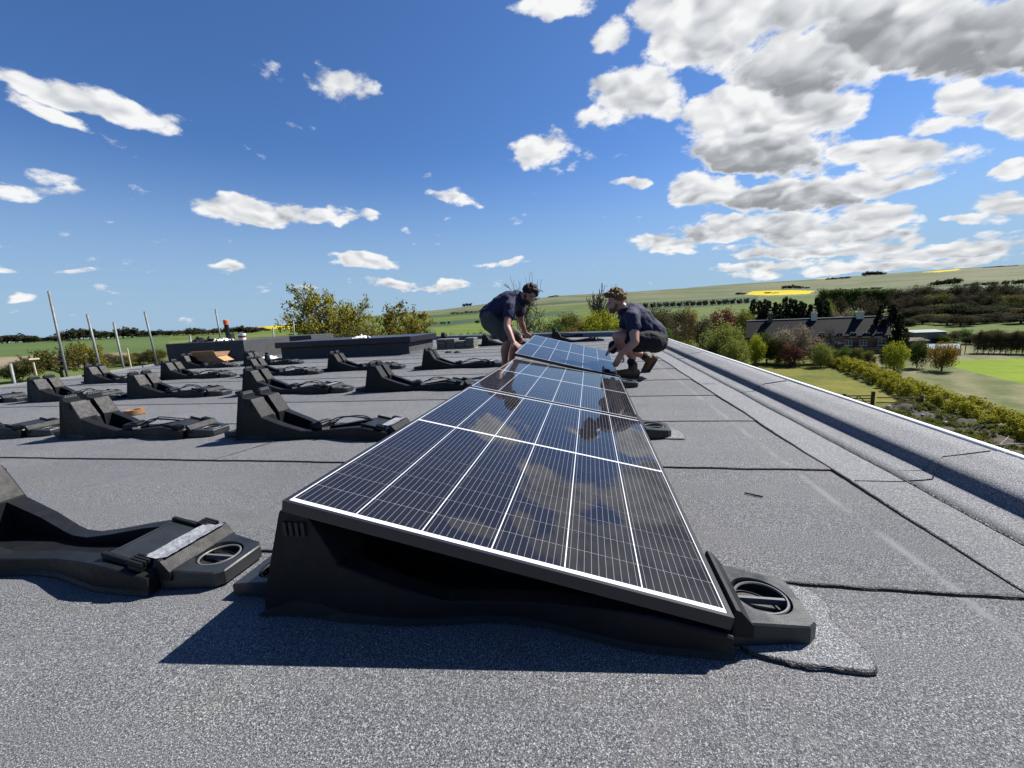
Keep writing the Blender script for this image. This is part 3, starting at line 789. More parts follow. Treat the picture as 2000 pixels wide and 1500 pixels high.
mounts = [  # x of the tower's near left foot, y, label
    (-.907, .872, 'black plastic mount under the near end of the nearest solar panel', 0),
    (-2.55, .90, 'black plastic mount at the left picture edge, foil strip on its platform', 1),
    (-.93, 2.475, 'black plastic mount under the joint of the nearest and middle panels', 0),
    (-.93, 4.225, 'black plastic mount under the joint of the middle and farthest panels', 0),
    (-2.57, 2.47, 'large black plastic mount beside the nearest panel, cables looped on its arm', 2),
    (-4.28, 2.49, 'large black plastic mount with a brown tape roll behind its arm', 2),
    (-5.95, 2.50, 'black plastic mount cut off by the left picture edge, only its platform visible', 1),
    (-2.62, 4.34, 'black plastic mount left of the middle panel, second row back', 2),
    (-4.28, 4.30, 'black plastic mount second from the panels in the second row back', 2),
    (-6.0, 4.25, 'black plastic mount third from the panels in the second row back', 2),
    (-7.52, 4.13, 'black plastic mount leftmost tower in the second row back', 2),
    (-9.2, 4.1, 'black plastic mount platform at the left edge in the second row back', 1),
    (-2.76, 6.34, 'black plastic mount left of the bending man, right of the dark capped kerb', 2),
    (-4.62, 6.5, 'black plastic mount standing in front of the dark capped kerb', 2),
    (-5.98, 6.12, 'black plastic mount in the third row back behind the stacked towers', 2),
    (-7.7, 6.05, 'black plastic mount in front of the cardboard box', 2),
    (-9.1, 5.8, 'black plastic mount farthest left in the third row back', 2),
    (-7.85, 8.05, 'black plastic mount beside the dark blue bottle', 2),
    (-9.45, 7.9, 'black plastic mount directly beside the open cardboard box', 2),
    (-3.05, 11.3, 'small far mount just left of the bending man', 1),
    (-5.55, 14.7, 'small far mount at the back edge right of the stone slabs', 1),
    (-3.55, 14.9, 'farthest black mount platform behind the bending man', 1),
    (-1.02, 11.3, 'far black mount low behind the lifted panel', 1),
    (-1.28, 13.9, 'far black mount with tower above the lifted panel edge', 1)]
protos = [make_mount(False), make_mount(True), make_mount(False, False)]; first = [True]*3
for i, (x, y, lab, kind) in enumerate(mounts):
    which = 1 if i == 1 or (kind == 2 and i % 2 == 0) else 0
    if kind == 0: which = 2
    src = protos[which]
    if first[which]: o = src; first[which] = False
    else: o = None
    if o is None: o = copy_tree(src)
    o.location = (x, y, .0065); o.rotation_euler = (0, 0, R(random.Random(i).uniform(-.7, .7)) if i > 3 else 0)
    tag(o, lab, 'panel mount', 'black plastic panel mounts')
    o['_extra'] = kind
for o in [q for q in bpy.data.objects if q.name.startswith('panel_mount')]:
    k = o['_extra']; del o['_extra']
    if k == 2: add_extras(o, hash(o.name) % 977 if False else int(abs(o.location.x)*100+abs(o.location.y)*37))
# ------------------------------------------------------------------ people
def ico_pts(n=2):
    bm = bmesh.new(); bmesh.ops.create_icosphere(bm, subdivisions=n, radius=1)
    V = [v.co.copy() for v in bm.verts]; F = [tuple(v.index for v in f.verts) for f in bm.faces]; bm.free(); return V, F
ICO = ico_pts(2)
class Body:
    def __init__(s): s.mb = MB()
    def ball(s, c, r, M=None):
        V = [(M @ v if M else v*r)+Vector(c) for v in ICO[0]]; s.mb.add(V, ICO[1]); return s
    def ell(s, c, ax):
        """ellipsoid from three half-axis vectors"""
        V = [Vector(c)+ax[0]*v.x+ax[1]*v.y+ax[2]*v.z for v in ICO[0]]; s.mb.add(V, ICO[1]); return s
    def limb(s, pts, rs, n=12):
        pts = [Vector(p) for p in pts]
        for a, c, r0, r1 in zip(pts[:-1], pts[1:], rs[:-1], rs[1:]):
            d = c-a; L = d.length
            if L < 1e-5: continue
            k = 5; s.mb.tube([a+d*(i/k) for i in range(k+1)], [r0+(r1-r0)*i/k for i in range(k+1)], n)
        for p, r in zip(pts, rs): s.ball(p, r)
        return s
    def mesh(s, name, m, parent, voxel=.009, smooth=6, disp=0., dscale=8., factor=.5):
        me = mesh_from(name+'_src', s.mb.V, s.mb.F); o = bpy.data.objects.new(name+'_src', me); COL.objects.link(o)
        md = o.modifiers.new('r', 'REMESH'); md.mode = 'VOXEL'; md.voxel_size = voxel
        sm = o.modifiers.new('s', 'SMOOTH'); sm.iterations = smooth; sm.factor = factor
        bpy.context.view_layer.update()
        ev = o.evaluated_get(bpy.context.evaluated_depsgraph_get()); m2 = bpy.data.meshes.new_from_object(ev)
        bpy.data.objects.remove(o); bpy.data.meshes.remove(me)
        m2.name = name; m2.materials.clear(); m2.materials.append(m)
        if disp:
            co = np.empty(len(m2.vertices)*3, np.float32); m2.vertices.foreach_get('co', co); co = co.reshape(-1, 3)
            nr = np.empty(len(m2.vertices)*3, np.float32); m2.vertices.foreach_get('normal', nr); nr = nr.reshape(-1, 3)
            for i in range(len(co)):
                q = Vector(co[i])*dscale; w = mnoise.noise(Vector((q.x, q.y, q.z*.55)))+.5*mnoise.noise(q*2.3)
                co[i] += nr[i]*disp*w
            m2.vertices.foreach_set('co', co.ravel())
        m2.polygons.foreach_set('use_smooth', [True]*len(m2.polygons)); m2.update()
        return link(name, m2, parent)
def skinmat(name, c):
    m, b, p = mat(name, c, .48, 0, .4)
    tc = b.n('ShaderNodeTexCoord').outputs['Object']
    col = b.mix(b.mr(b.noise(tc, 14, 4), .35, .7), c, (c[0]*1.05, c[1]*.78, c[2]*.72))
    b.put(p.inputs['Base Color'], col); p.inputs['Subsurface Weight'].default_value = .12; p.inputs['Subsurface Radius'].default_value = (.012, .004, .002)
    return m
M_SKIN = skinmat('skin', (.33, .185, .135)); M_SKIN2 = skinmat('skin_fair', (.38, .215, .165))
M_NAVY = noisy('navy_polo', (.011, .0115, .040), (.017, .017, .056), 30, .85, bump=.3, bscale=90)
M_SHORT1 = noisy('olive_shorts', (.055, .052, .042), (.085, .08, .062), 20, .9, bump=.3, bscale=90)
M_SHORT2 = noisy('black_shorts', (.006, .006, .009), (.011, .011, .015), 20, .9, bump=.3, bscale=90)
M_BOOT = noisy('tan_boot', (.085, .042, .017), (.14, .072, .03), 16, .7, bump=.4, bscale=60)
M_SOLE = noisy('boot_sole', (.02, .016, .013), (.035, .03, .025), 16, .85)
M_SOCK = noisy('black_sock', (.008, .008, .010), (.016, .016, .018), 40, .95)
M_HAIR1 = noisy('dark_brown_hair', (.012, .007, .005), (.040, .022, .013), 45, .6, bump=.8, bscale=70, spec=.15)
M_HAIR2 = noisy('sandy_curly_hair', (.06, .032, .014), (.23, .135, .062), 38, .6, bump=.8, bscale=60, spec=.15)
M_BEARD, b, p = mat('dark_beard', (.030, .018, .013), .8)
M_BEARD2, b, p = mat('ginger_beard', (.11, .055, .032), .8)
M_EYE, b, p = mat('eye', (.01, .008, .007), .2)
M_BUTTON, b, p = mat('white_button', (.75, .75, .75), .4)

def hand(B, wrist, fwd, back, thumb_side, curl=.9, s=1.0):
    """palm, four unequal bent fingers and a thumb leaving the side of the palm; 'back' is the outward normal of the back of the hand"""
    f = Vector(fwd).normalized(); bk = Vector(back); bk = (bk-f*bk.dot(f)).normalized(); sd = f.cross(bk)*thumb_side; w = Vector(wrist)
    for t in (-.026, -.009, .009, .026): B.limb([w+sd*t*.7*s, w+f*.085*s+sd*t*s], [.017*s, .0145*s])
    for t, L in ((.029, .070), (.010, .078), (-.010, .073), (-.029, .057)):
        a = w+f*.088*s+sd*t*s; p = a; d = f.copy(); pts = [a]
        for k, q in enumerate((.46, .31, .23)):
            ang = curl*(.45+.38*k); d = (f*math.cos(ang)-bk*math.sin(ang)).normalized(); p = p+d*L*q*s; pts.append(p)
        B.limb(pts, [.0102*s, .0095*s, .0088*s, .0076*s], 8)
    a = w+f*.022*s+sd*.030*s; d1 = (f*.55+sd*.75-bk*.25).normalized(); d2 = (f*.9+sd*.15-bk*.55).normalized()
    B.limb([a, a+d1*.04*s, a+d1*.04*s+d2*.034*s, a+d1*.04*s+d2*.034*s+(d2-bk*.4).normalized()*.022*s], [.015*s, .012*s, .0105*s, .0085*s], 8)
def head(B, c, up, face, s=1.0):
    """skull, jaw, nose, brow, ears; returns axes"""
    u = Vector(up).normalized(); f = Vector(face); f = (f-u*f.dot(u)).normalized(); sd = f.cross(u); c = Vector(c)
    B.ell(c+u*.025*s-f*.008*s, (f*.098*s, sd*.077*s, u*.098*s))
    B.ell(c-u*.035*s+f*.030*s, (f*.066*s, sd*.060*s, u*.078*s))
    B.ell(c-u*.088*s+f*.060*s, (f*.026*s, sd*.030*s, u*.022*s))
    B.limb([c+u*.012*s+f*.088*s, c-u*.022*s+f*.112*s, c-u*.034*s+f*.098*s], [.010*s, .0125*s, .013*s], 8)
    for q in (-1, 1):
        B.ell(c+u*.022*s+f*.076*s+sd*.030*s*q, (f*.014*s, sd*.026*s, u*.010*s))
        B.ell(c-u*.005*s-f*.004*s+sd*.078*s*q, (f*.019*s, sd*.010*s, u*.031*s))
        B.ell(c-u*.028*s+f*.066*s+sd*.036*s*q, (f*.022*s, sd*.020*s, u*.020*s))
    B.limb([c-u*.056*s+f*.088*s-sd*.018*s, c-u*.056*s+f*.092*s, c-u*.056*s+f*.088*s+sd*.018*s], [.007*s]*3, 8)
    return u, f, sd
def eyes(parent, c, u, f, sd, s=1.):
    for q in (-1, 1):
        E = Body(); E.ell(c+u*.006*s+f*.083*s+sd*.031*s*q, (f*.009*s, sd*.012*s, u*.006*s)); E.mb.build('eye', M_EYE, parent, True)
P = ony

# --- the man standing and bending on the left of the lifted panel
m1 = empty('person', (P(985, 700, 5.3).x, 5.35, 0), label='man in navy polo and olive shorts bending over the panel\'s raised left edge', cat='person', group='installers lowering the farthest panel')
def rel(e, v): return Vector(v)-Vector(e.location)
def R1(px, py, y): return rel(m1, P(px, py, y))
pel = R1(957, 618, 5.38); mid = R1(973, 604, 5.39); ch = R1(995, 591, 5.4); uc = R1(1006, 587, 5.4)
shR = R1(997, 599, 5.20); shL = R1(1013, 593, 5.60)
elR = R1(990, 638, 5.02); wrR = R1(1003, 669, 4.90)
elL = R1(1018, 629, 5.78); wrL = R1(1026, 650, 5.88)
hpR = R1(957, 630, 5.27); hpL = R1(960, 628, 5.50); knR = R1(993, 661, 5.12); knL = R1(1013, 660, 5.55)
anR = Vector((knR.x-.10, 5.20-m1.location.y, .10)); anL = Vector((knL.x-.16, 5.58-m1.location.y, .10))
hc = R1(1032.5, 576, 5.36)
B = Body()
B.limb([pel, mid, ch, uc], [.145, .135, .145, .125]); B.limb([shR, uc, shL], [.06, .09, .06])
nk = R1(1013, 583, 5.39); B.limb([nk, hc-(hc-nk)*.25], [.064, .056])
hu, hf, hs = head(B, hc, (.58, -.06, .74), (.46, -.50, -.52), 1.02)
B.limb([shR, shR.lerp(elR, .5), elR, elR.lerp(wrR, .35), wrR], [.062, .054, .044, .043, .029]); B.limb([shL, shL.lerp(elL, .5), elL, elL.lerp(wrL, .35), wrL], [.06, .052, .043, .042, .028])
hand(B, wrR, R1(1015, 679, 4.86)-wrR, (-.25, -.2, .95), 1, .8); hand(B, wrL, R1(1036, 657, 5.95)-wrL, (-.25, -.1, .95), -1, .8)
for hp, kn, an, tw in ((hpR, knR, anR, -.03), (hpL, knL, anL, .03)):
    calf = kn.lerp(an, .36)+Vector((-.022, 0, 0))
    B.limb([hp, hp.lerp(kn, .5), kn], [.098, .082, .060]); B.limb([kn, calf, kn.lerp(an, .75), an], [.058, .060, .040, .038])
    B.limb([an, an+Vector((.10, tw, -.045)), an+Vector((.18, tw, -.06))], [.045, .042, .032])
B.mesh('body', M_SKIN, m1, .0075, 4)
S = Body(); S.limb([pel.lerp(mid, .15), mid, ch, uc], [.158, .152, .163, .142]); S.limb([shR+(shR-uc)*.1, uc, shL+(shL-uc)*.1], [.082, .115, .08])
S.limb([shR, shR.lerp(elR, .48)], [.086, .074]); S.limb([shL, shL.lerp(elL, .5)], [.084, .073]); S.limb([nk-Vector((.03, 0, .0)), nk], [.095, .076])
S.mesh('shirt', M_NAVY, m1, .011, 5, .016, 9.)
H = Body()
for hp, kn in ((hpR, knR), (hpL, knL)): H.limb([pel, hp, hp.lerp(kn, .5), hp.lerp(kn, .88)], [.150, .118, .105, .092])
H.mesh('shorts', M_SHORT1, m1, .011, 4, .012, 11.)
HR = Body(); rg = random.Random(4)
for i in range(150):
    a = rg.uniform(0, 2*PI); e = rg.uniform(-.15, 1.0); v = hf*math.cos(a)*math.sqrt(max(0, 1-e*e))+hs*math.sin(a)*math.sqrt(max(0, 1-e*e))+hu*e
    if v.dot(hf) > .62 and v.dot(hu) < .50: continue
    if v.dot(hf) > .2 and v.dot(hu) < .15: continue
    q = hc+hu*.025-hf*.008+hf*v.dot(hf)*.100+hs*v.dot(hs)*.079+hu*v.dot(hu)*.106
    HR.ball(q, rg.uniform(.020, .032))
HR.mesh('hair', M_HAIR1, m1, .007, 2, .008, 40)
BD = Body(); BD.ell(hc-hu*.066+hf*.050, (hf*.052, hs*.056, hu*.038)); BD.ell(hc-hu*.098+hf*.058, (hf*.034, hs*.036, hu*.022))
for q in (-1, 1): BD.limb([hc-hu*.02+hf*.02+hs*.066*q, hc-hu*.07+hf*.04+hs*.048*q], [.016, .018])
BD.mesh('beard', M_BEARD, m1, .007, 2, .003, 60)
eyes(m1, hc, hu, hf, hs)
for an, nm in ((anR, 'shoe'), (anL, 'shoe')):
    K = Body(); K.limb([an+Vector((-.03, 0, -.05)), an+Vector((.10, 0, -.055)), an+Vector((.20, 0, -.062))], [.050, .046, .036]); K.limb([an, an+Vector((-.01, 0, -.05))], [.048, .052])
    K.mesh(nm, M_BOOT, m1, .009, 3)
C_ = Body(); C_.ball(R1(949, 619, 5.22), .010); C_.mb.build('button', M_BUTTON, m1, True)
# open collar
C_ = MB(); c0 = nk+Vector((.02, -.02, -.03)); C_.tube([c0+Vector((.02, -.075, .0)), c0+Vector((.055, -.05, -.05)), c0+Vector((.06, 0, -.075)), c0+Vector((.055, .05, -.05))], [.016, .018, .014, .016], 8); C_.build('collar', M_NAVY, m1, True)

# --- the man crouching on the right
m2 = empty('person', (P(1250, 735, 5.0).x, 5.0, 0), label='man with sandy curly hair in navy polo and black shorts, crouching beside the panel', cat='person', group='installers lowering the farthest panel')
def R2(px, py, y): return rel(m2, P(px, py, y))
pel = R2(1279, 660, 5.02); mid = R2(1262, 640, 5.02); ch = R2(1245, 622, 5.01); uc = R2(1233, 613, 5.0)
shL = R2(1236, 620, 4.80); shR = R2(1229, 612, 5.18)
elL = R2(1240, 668, 4.64); wrL = R2(1213, 692, 4.66); elR = R2(1214, 655, 5.24); wrR = R2(1200, 676, 5.16)
hpL = R2(1276, 667, 4.90); hpR = R2(1278, 668, 5.14); knL = R2(1206, 657, 4.80); knR = R2(1199, 676, 5.22)
anL = R2(1236, 700, 4.93); anR = R2(1262, 696, 5.42)
hc = R2(1203, 591, 4.97)
B = Body()
B.limb([pel, mid, ch, uc], [.14, .130, .140, .12]); B.limb([shR, uc, shL], [.06, .09, .06])
nk = R2(1219, 603, 4.98); B.limb([nk, nk.lerp(hc, .7)], [.062, .056])
hu, hf, hs = head(B, hc, (-.12, 0, 1), (-.92, -.18, -.36), 1.0)
B.limb([shL, shL.lerp(elL, .5), elL, elL.lerp(wrL, .35), wrL], [.066, .060, .047, .045, .030]); B.limb([shR, shR.lerp(elR, .5), elR, elR.lerp(wrR, .35), wrR], [.064, .058, .046, .044, .030])
hand(B, wrL, R2(1206, 706, 4.665)-wrL, (.35, -.9, .25), -1, .55); hand(B, wrR, R2(1191, 683, 5.14)-wrR, (.3, .2, .9), 1, .7)
for hp, kn, an in ((hpL, knL, anL), (hpR, knR, anR)):
    B.limb([hp, hp.lerp(kn, .5), kn], [.100, .085, .062]); B.limb([kn, kn.lerp(an, .36)+Vector((.03, 0, -.01)), kn.lerp(an, .75), an], [.060, .062, .044, .040])
B.mesh('body', M_SKIN2, m2, .0075, 4)
S = Body(); S.limb([pel.lerp(mid, .25)+Vector((.005, 0, .01)), mid, ch, uc], [.152, .150, .158, .138]); S.limb([shR, uc, shL+(shL-uc)*.1], [.08, .11, .084])
S.limb([shL, shL.lerp(elL, .45)], [.090, .080]); S.limb([shR, shR.lerp(elR, .5)], [.085, .075]); S.limb([nk.lerp(uc, .3), nk+Vector((.004, 0, -.01))], [.09, .074])
S.mesh('shirt', M_NAVY, m2, .011, 5, .016, 9.)
H = Body()
H.limb([pel, hpL, hpL.lerp(knL, .40), hpL.lerp(knL, .66)], [.148, .122, .112, .098]); H.limb([pel, hpR, hpR.lerp(knR, .40), hpR.lerp(knR, .70)], [.148, .120, .108, .094]); H.ball(pel+Vector((.015, 0, -.06)), .125)
H.mesh('shorts', M_SHORT2, m2, .011, 4, .012, 11.)
HR = Body(); rg = random.Random(9)
for i in range(190):
    a = rg.uniform(0, 2*PI); e = rg.uniform(-.05, 1.0); v = hf*math.cos(a)*math.sqrt(max(0, 1-e*e))+hs*math.sin(a)*math.sqrt(max(0, 1-e*e))+hu*e
    if v.dot(hf) > .35 and v.dot(hu) < .52: continue
    if v.dot(hf) > -.1 and v.dot(hu) < .12: continue
    k = 1.06+rg.uniform(0, .16)*max(0, v.dot(hu))
    q = hc+hu*.028-hf*.006+(hf*v.dot(hf)*.102+hs*v.dot(hs)*.080+hu*v.dot(hu)*.108)*k
    HR.ball(q, rg.uniform(.013, .025))
for i in range(22): HR.ball(hc+hu*rg.uniform(.085, .125)+hf*rg.uniform(.05, .115)+hs*rg.uniform(-.06, .06), rg.uniform(.012, .021))
HR.mesh('hair', M_HAIR2, m2, .006, 1, .010, 45)
BD = Body(); BD.ell(hc-hu*.068+hf*.048, (hf*.050, hs*.056, hu*.036)); BD.ell(hc-hu*.096+hf*.056, (hf*.034, hs*.036, hu*.020))
for q in (-1, 1): BD.limb([hc-hu*.02+hf*.015+hs*.067*q, hc-hu*.075+hf*.035+hs*.05*q], [.014, .018])
BD.mesh('beard', M_BEARD2, m2, .007, 2, .003, 60)
eyes(m2, hc, hu, hf, hs)
def boot(parent, an, fwd, up, sz=1.):
    f = Vector(fwd).normalized(); u = Vector(up); u = (u-f*u.dot(f)).normalized(); sd = f.cross(u)
    h = an-u*.125*sz
    K = Body(); K.limb([an+u*.01, an-u*.05, h+f*.01+u*.035], [.056*sz, .055*sz, .053*sz]); K.limb([h-f*.04*sz+u*.045*sz, h+f*.09*sz+u*.05*sz, h+f*.185*sz+u*.042*sz], [.049*sz, .051*sz, .045*sz])
    K.mesh('boot', M_BOOT, parent, .008, 3, .003, 25)
    Q = MB(); pts = []
    for t in np.linspace(0, 2*PI, 20, endpoint=False): pts.append((math.cos(t)*.155+.068+.01*math.cos(2*t), math.sin(t)*(.052+.007*math.cos(t))))
    n = len(pts); V = [h+f*a*sz+sd*c*sz+u*z*sz for z in (-.006, .022) for a, c in pts]
    Q.add(V, [tuple(range(n)), tuple(range(n, 2*n))]+[(i, (i+1) % n, n+(i+1) % n, n+i) for i in range(n)]); Q.build('sole', M_SOLE, parent)
    L = MB()
    for k in range(3): L.tube([h+f*(.05+.035*k)*sz+u*(.108-.012*k)*sz+sd*.03, h+f*(.055+.035*k)*sz+u*(.114-.012*k)*sz, h+f*(.05+.035*k)*sz+u*(.108-.012*k)*sz-sd*.03], .004, 5)
    return
anLf = Vector(anL); anLf.z = .142
boot(m2, Vector((anL.x, anL.y, .135)), (-.97, -.22, 0), (0, 0, 1))
boot(m2, anR+Vector((0, 0, -.015)), (-.55, -.1, -.83), (-.70, 0, .6))
for an, kn in ((Vector((anL.x, anL.y, .15)), knL), (anR, knR)):
    K = Body(); K.limb([an-Vector((0, 0, .01)), an.lerp(kn, .13)], [.050, .047]); K.mesh('sock', M_SOCK, m2, .009, 2)
kp = Body(); q = knR; kp.ell(q+Vector((-.012, -.02, -.01)), (Vector((.06, 0, -.02)), Vector((0, .07, 0)), Vector((.015, 0, .085)))); kp.mesh('knee_pad', M_SHORT2, m2, .009, 2)
C_ = Body(); C_.ball(R2(1262, 654, 4.86), .009); C_.mb.build('button', M_BUTTON, m2, True)
C_ = MB(); c0 = nk; C_.tube([c0+Vector((.04, -.05, .02)), c0+Vector((-.02, -.072, -.01)), c0+Vector((-.06, -.03, -.05)), c0+Vector((-.055, .04, -.05))], [.015, .018, .014, .015], 8); C_.build('collar', M_NAVY, m2, True)
# ------------------------------------------------------------------ trees, shrubs, hedges
def leaves(cent, rad, n, size, seed, flat=.5, shell=.5):
    """n small diamond leaves scattered round cluster centres; returns V, F arrays"""
    g = np.random.default_rng(seed); cent = np.asarray(cent, float); k = len(cent)
    rad = np.broadcast_to(np.asarray(rad, float), (k,)); pick = g.choice(k, n, p=rad**2/np.sum(rad**2))
    d = g.normal(size=(n, 3)); d /= np.linalg.norm(d, axis=1)[:, None]
    rr = rad[pick]*(shell+(1-shell)*g.random(n))*(.55+.55*g.random(n))
    c = cent[pick]+d*rr[:, None]
    nrm = d*.7+g.normal(size=(n, 3))*.7+np.array([0, 0, flat]); nrm /= np.linalg.norm(nrm, axis=1)[:, None]
    a = np.cross(nrm, g.normal(size=(n, 3))); a /= np.linalg.norm(a, axis=1)[:, None]; b_ = np.cross(nrm, a)
    s = size*(.55+.9*g.random(n))[:, None]
    V = np.stack([c-a*s*.5, c-b_*s*.32+nrm*s*.06, c+a*s*.5, c+b_*s*.32+nrm*s*.06], 1).reshape(-1, 3)
    return V, np.arange(4*n).reshape(n, 4)
class Skel:
    def __init__(s, seed): s.rg = random.Random(seed); s.seg = []; s.tips = []
    def grow(s, p, d, L, r, lev, top, kids=(4, 4, 4, 3), spread=(.9, .8, .8, .8), trop=.05, wig=.22, shrink=.62, nseg=4, minr=.012):
        rg = s.rg; pts = [(p, r)]; d = d.normalized()
        for i in range(nseg):
            d = (d+Vector((rg.gauss(0, wig), rg.gauss(0, wig), rg.gauss(0, wig)*.7+trop))).normalized()
            p = p+d*(L/nseg); pts.append((p, max(minr, r*(1-.6*(i+1)/nseg))))
        s.seg.append((lev, pts))
        if lev >= top: s.tips.append(p); s.tips.append(pts[-2][0]); return
        k = kids[min(lev, len(kids)-1)]; ph = rg.uniform(0, 6)
        for j in range(k):
            t = .30+.70*(j+.5+rg.uniform(-.3, .3))/k; t = min(.999, t)*nseg; i = int(t); q = pts[i][0].lerp(pts[min(i+1, nseg)][0], t-i)
            o = d.orthogonal().normalized(); o.rotate(Matrix.Rotation(ph+j*2.4, 3, d)); sp = spread[min(lev, len(spread)-1)]
            s.grow(q, d*math.cos(sp)+o*math.sin(sp), L*shrink*rg.uniform(.75, 1.2), max(minr, pts[i][1]*.62), lev+1, top, kids, spread, trop, wig, shrink, nseg, minr)
        s.grow(pts[-1][0], d, L*shrink, pts[-1][1], lev+1, top, kids, spread, trop, wig, shrink, nseg, minr)
    def mesh(s, thick=1.):
        mb = MB()
        for lev, pts in s.seg: mb.tube([p for p, r in pts], [r*thick for p, r in pts], 7 if lev == 0 else (5 if lev == 1 else 3), False)
        return mb
M_BARK = noisy('bark', (.030, .025, .020), (.075, .062, .048), 6, .95, bump=.6, bscale=20)
M_BARKG = noisy('grey_twigs', (.055, .047, .038), (.10, .088, .072), 6, .95)
LM = {k: leafmat('leaf_'+k, *v) for k, v in dict(
    oak=((.15, .14, .02), (.28, .265, .035), (.28, .21, .04)),
    olive=((.065, .068, .018), (.135, .13, .035), (.15, .11, .035)),
    lime=((.18, .20, .014), (.32, .31, .028), (.36, .33, .05)),
    willow=((.13, .15, .030), (.24, .25, .06)),
    green=((.04, .068, .014), (.095, .13, .028)),
    dark=((.018, .028, .010), (.042, .055, .020)),
    conifer=((.008, .014, .008), (.020, .030, .014)),
    brown=((.050, .040, .024), (.090, .072, .042), (.06, .07, .028)),
    woodb=((.034, .028, .018), (.058, .048, .031), (.045, .04, .025)),
    wood=((.026, .024, .014), (.048, .044, .024), (.038, .045, .018)),
    red=((.10, .035, .028), (.17, .06, .05)),
    blossom=((.15, .12, .075), (.34, .28, .22), (.09, .085, .03)),
    orange=((.20, .125, .02), (.31, .19, .035), (.12, .11, .03)),
    poplar=((.055, .085, .018), (.105, .14, .035)),
    far=((.022, .030, .016), (.050, .055, .030)), farb=((.040, .036, .024), (.075, .062, .042)),
    hedge=((.19, .21, .018), (.36, .35, .035), (.40, .38, .05)), weed=((.07, .10, .016), (.16, .19, .03), (.2, .17, .05))).items()}
PROTO = {}
ORD = 'first second third fourth fifth sixth seventh eighth ninth tenth eleventh twelfth thirteenth fourteenth fifteenth sixteenth seventeenth eighteenth nineteenth twentieth twenty-first twenty-second twenty-third twenty-fourth'.split()
def crown_proto(name, mt, seed, lumps, n, size, shape=(.5, .5, .42), cz=.58, trunk=True, bark=None, limbs=5, low=-1.):
    """round-headed tree or bush of height 1, crown of leaf clumps over a forked trunk"""
    rg = random.Random(seed); C = []; RD = []
    for i in range(lumps):
        a = rg.uniform(0, 2*PI); e = math.asin(rg.uniform(low, 1)); q = rg.uniform(.35, .82)
        C.append((math.cos(a)*math.cos(e)*shape[0]*q, math.sin(a)*math.cos(e)*shape[1]*q, cz+math.sin(e)*shape[2]*q)); RD.append(rg.uniform(.10, .2)*shape[2]/.42)
    V, F = leaves(C, RD, n, size, seed)
    V[:, 2] = np.maximum(V[:, 2], .01)
    me = mesh_from('crown', V, F, LM[mt])
    tm = None
    if trunk:
        mb = MB(); mb.tube([(0, 0, -.02), (.004, .003, cz*.35), (.0, .01, cz*.6)], [.034, .026, .02], 7, False)
        for i in range(limbs):
            c = Vector(C[i*len(C)//limbs]); s0 = Vector((0, .005, cz*(.3+.3*i/limbs))); m_ = s0.lerp(c, .5)+Vector((0, 0, .03)); mb.tube([s0, m_, c], [.016, .010, .004], 5, False)
        tm = mesh_from('trunk', mb.V, mb.F, bark or M_BARK)
    PROTO[name] = (tm, me)
def skel_proto(name, mt, seed, n, size, lr, bark=None, thick=1., **kw):
    s = Skel(seed); th = kw.pop('trunk_h', .3); mains = kw.pop('mains', 6); ang = kw.pop('ang', .8); r0 = kw.pop('r0', .035); top = kw.pop('top', 3); L0 = kw.pop('L0', .38); asym = kw.pop('asym', (0, 0))
    s.seg.append((0, [(Vector((0, 0, -.03)), r0*1.25), (Vector((.01, 0, th*.5)), r0), (Vector((0, .01, th)), r0*.9)]))
    for i in range(mains):
        a = 2*PI*i/mains+s.rg.uniform(-.3, .3); q = ang*s.rg.uniform(.55, 1.15) if i else .15
        d = Vector((math.cos(a)*math.sin(q)+asym[0], math.sin(a)*math.sin(q)+asym[1], math.cos(q)))
        s.grow(Vector((0, .01, th*s.rg.uniform(.72, 1))), d, L0*s.rg.uniform(.8, 1.15), r0*.62, 1, top, **kw)
    mb = s.mesh(thick); tm = mesh_from('trunk', mb.V, mb.F, bark or M_BARK)
    me = None
    if n:
        V, F = leaves([tuple(t) for t in s.tips], lr, n, size, seed, shell=.1); me = mesh_from('crown', V, F, LM[mt])
    allp = [p for l, pts in s.seg for p, r in pts]; hz = max(p.z for p in allp); wd = max(max(abs(p.x) for p in allp), max(abs(p.y) for p in allp))
    PROTO[name] = (tm, me, hz, wd)
def conifer_proto(name, mt, seed, n, width=.2, size=.05):
    rg = random.Random(seed); C = []; RD = []
    for i in range(60):
        z = .06+.92*(i/60)**.9; r = width*(1-z)**.8*rg.uniform(.5, .95)+.01; a = rg.uniform(0, 2*PI)
        C.append((math.cos(a)*r, math.sin(a)*r, z)); RD.append(.03+.07*(1-z))
    V, F = leaves(C, RD, n, size, seed, flat=-.1); me = mesh_from('crown', V, F, LM[mt])
    mb = MB(); mb.tube([(0, 0, -.02), (0, 0, .9)], [.02, .004], 6, False); PROTO[name] = (mesh_from('trunk', mb.V, mb.F, M_BARK), me)

